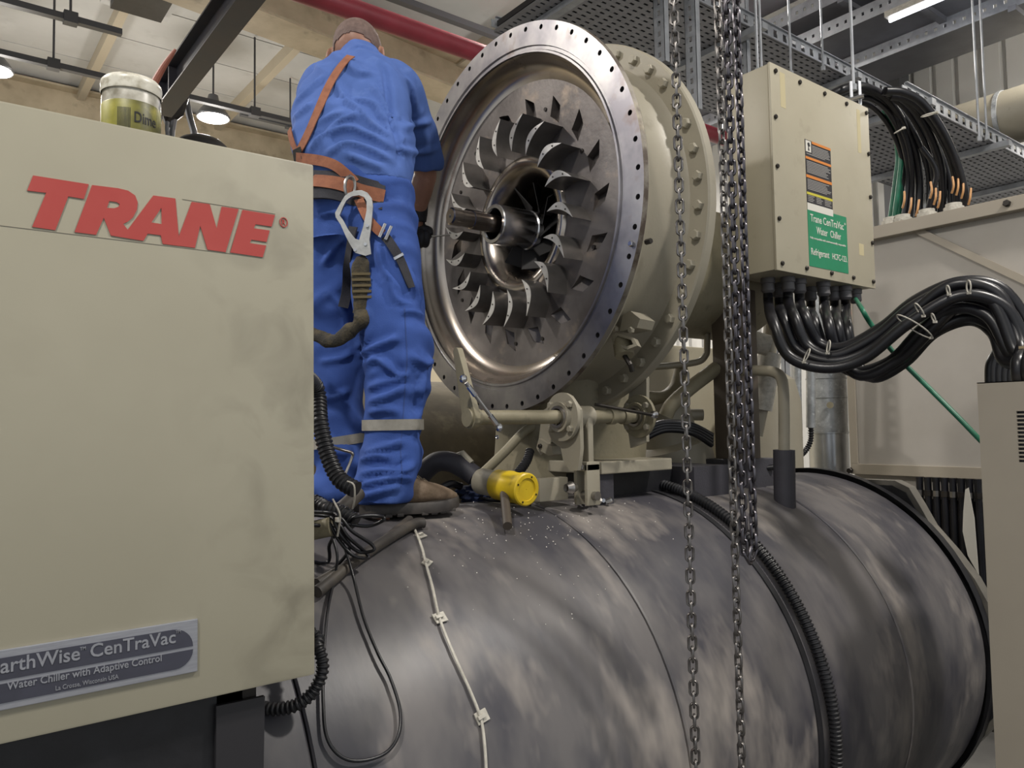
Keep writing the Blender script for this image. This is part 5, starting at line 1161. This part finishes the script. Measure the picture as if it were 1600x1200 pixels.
MB().lathe([(0,.004),(.003,.011),(.02,.012),(.06,.011),(.07,.008),(.085,.009),(.09,.004)],hdl0-sd_*.03,sd_,14).build('handle',BLACK,sc)
MB().cyl(hdl0+sd_*.055,tipS,.0032,n=10).build('blade',STEEL,sc)
# --- harness
ORG=mat('orange brown webbing','8f5a40',.8,0,'7a4a35',40,bump=.2,bscale=500); PADM=mat('black harness pad','26262b',.85,0,'33333a',20,bump=.15,bscale=300)
hs=per
strap('shoulder_strap',[(548,92),(535,105),(520,128),(507,155),(495,185),(482,215),(470,238)],.026,ORG,trees=(bj,))
strap('side_strap',[(455,196),(458,215),(464,232),(472,244)],.022,ORG,trees=(bj,))
strap('belt_pad',[(478,290),(500,292),(530,292),(560,300),(585,308),(600,312)],.085,PADM,th=.008,off=.005)
strap('belt',[(476,288),(500,288),(530,290),(555,296),(580,304),(598,309)],.038,ORG,th=.004,off=.014)
strap('hip_strap',[(470,247),(490,250),(515,256),(535,266),(550,280),(556,288)],.030,ORG,th=.003,off=.010)
strap('thigh_strap',[(562,318),(572,338),(585,355),(600,368)],.026,ORG,th=.003,off=.012)
strap('thigh_strap_tail',[(603,372),(612,385),(620,400),(630,425),(638,450)],.026,PADM,th=.003,off=.008)
strap('rear_leg_strap',[(556,355),(552,385),(545,420),(540,450),(536,480)],.03,PADM,th=.004,off=.006)
p=hit(470,242)[0]; n_=hit(470,242)[1]
M4=frame(p+n_*.006,n_,UPV); MB().bevbox((-.018,-.022,0),(.018,.022,.003),.001,M4).build('strap_plate',DARKM,per,0)
pb,nb=hit(606,368,off=.02); M4=frame(pb,nb,V(.6,-.5,-.3))
for dx in (-.008,.010): MB().bevbox((-.012+dx,-.022,0),(-.004+dx,.022,.004),.001,M4).build('buckle_bar',CHROME,per,0)
pk_,nk=hit(620,402,off=.012); MB().bevbox((-.005,-.016,0),(.004,.016,.006),.001,frame(pk_,nk,V(.4,-.4,-.8))).build('strap_end_clip',CHROME,per,0)
# --- lanyard with scaffold hook
lan=thing('safety_lanyard','lanyard with large aluminium hook hanging from the worker belt','lanyard',T(565,400,2.1))
ALU=mat('aluminium hook','b4b4b2',.35,.85,'9a9a98',30)
d0=min((hit(u,v)[0]-CAM).dot(FW) for u,v in ((555,300),(560,340),(575,380),(540,345)))-.02
hk=[(546,303),(560,299),(573,303),(580,315),(580,345),(576,380),(572,398),(578,400)]
outer=[(544,302),(553,298),(565,297),(574,301),(581,310),(583,322),(581,350),(578,375),(581,398),(572,401),(556,396),(548,383),(542,372),(533,352),(525,340),(524,333),(532,318),(539,306)]
inner=[(544,311),(550,307),(561,305),(569,308),(573,315),(573,330),(568,355),(562,376),(556,374),(551,368),(545,360),(537,345),(531,337),(537,322),(541,314)]
o3=[T(u,v,d0) for u,v in outer]; 
ex=RD; ey=V(0,0,1); oo=T(555,350,d0)
sol=lambda L:[((T(u,v,d0)-oo).dot(RD)/1.0,(T(u,v,d0)-oo).z) for u,v in L]
shape2d('hook',[sol(outer),sol(inner)],oo,RD,ey,.011,ALU,lan)
for u,v in ((571,382),(555,391),(574,353)): q=T(u,v,d0-.008); MB().cyl(q-FD*.004,q+FD*.006,.0045,n=10).build('rivet',CHROME,lan)
rg=[T(547+9*math.cos(R(k*30))*.9,292+17*math.sin(R(k*30)),d0+.012+.014*math.cos(R(k*30))) for k in range(12)]
MB().tube(rg,.0045,8,closed=True).build('d_ring',STEEL,lan)
WEB=mat('olive black webbing','2a2722',.85,0,'4f4632',30,bump=.3,bscale=200); 
def lp_(L): return [((T(u,v,d)),r) for u,v,d,r in L]
def flatrope(L,nm,w=1.0,flat=.35,M=WEB,rough=.004):
    P=cr([T(u,v,d) for u,v,d,_ in L],6); m=len(L); rs=[]
    for i,p in enumerate(P):
        f=i/6;k=min(int(f),m-2);t=f-k; r=L[k][3]*(1-t)+L[k+1][3]*t
        tg=(P[min(i+1,len(P)-1)]-P[max(i-1,0)]).normalized(); s=tg.cross(FD).normalized(); q=s.cross(tg).normalized(); r*=1+.12*noise.noise(p*60)
        rs.append([p+s*r*math.cos(2*math.pi*j/12)+q*r*flat*math.sin(2*math.pi*j/12) for j in range(12)])
    return MB().rings(rs).build(nm,M,lan,60)
flatrope([(562,400,d0,.010),(564,410,d0,.022),(563,425,d0,.026),(565,450,d0,.027),(567,470,d0,.027),(566,490,d0,.025)],'shock_pack')
for v in (428,437,446,455,464): MB().box((-.026,-.002,-.0035),(.026,.002,.0035),Matrix.Translation(T(564+(v-428)*.06,v,d0-.011))@Matrix.Rotation(R(-37.8),4,'Z')).build('stitch_bar',mat('tan stitch','5c5138',.8),lan,0)
flatrope([(566,488,d0,.022),(565,500,d0-.01,.024),(556,511,d0-.01,.016),(548,516,d0,.022),(538,524,d0,.02),(526,532,d0,.017),(512,532,d0+.02,.022),(500,526,d0+.03,.018),(480,520,d0+.05,.02)],'lanyard_rope',flat=.7)
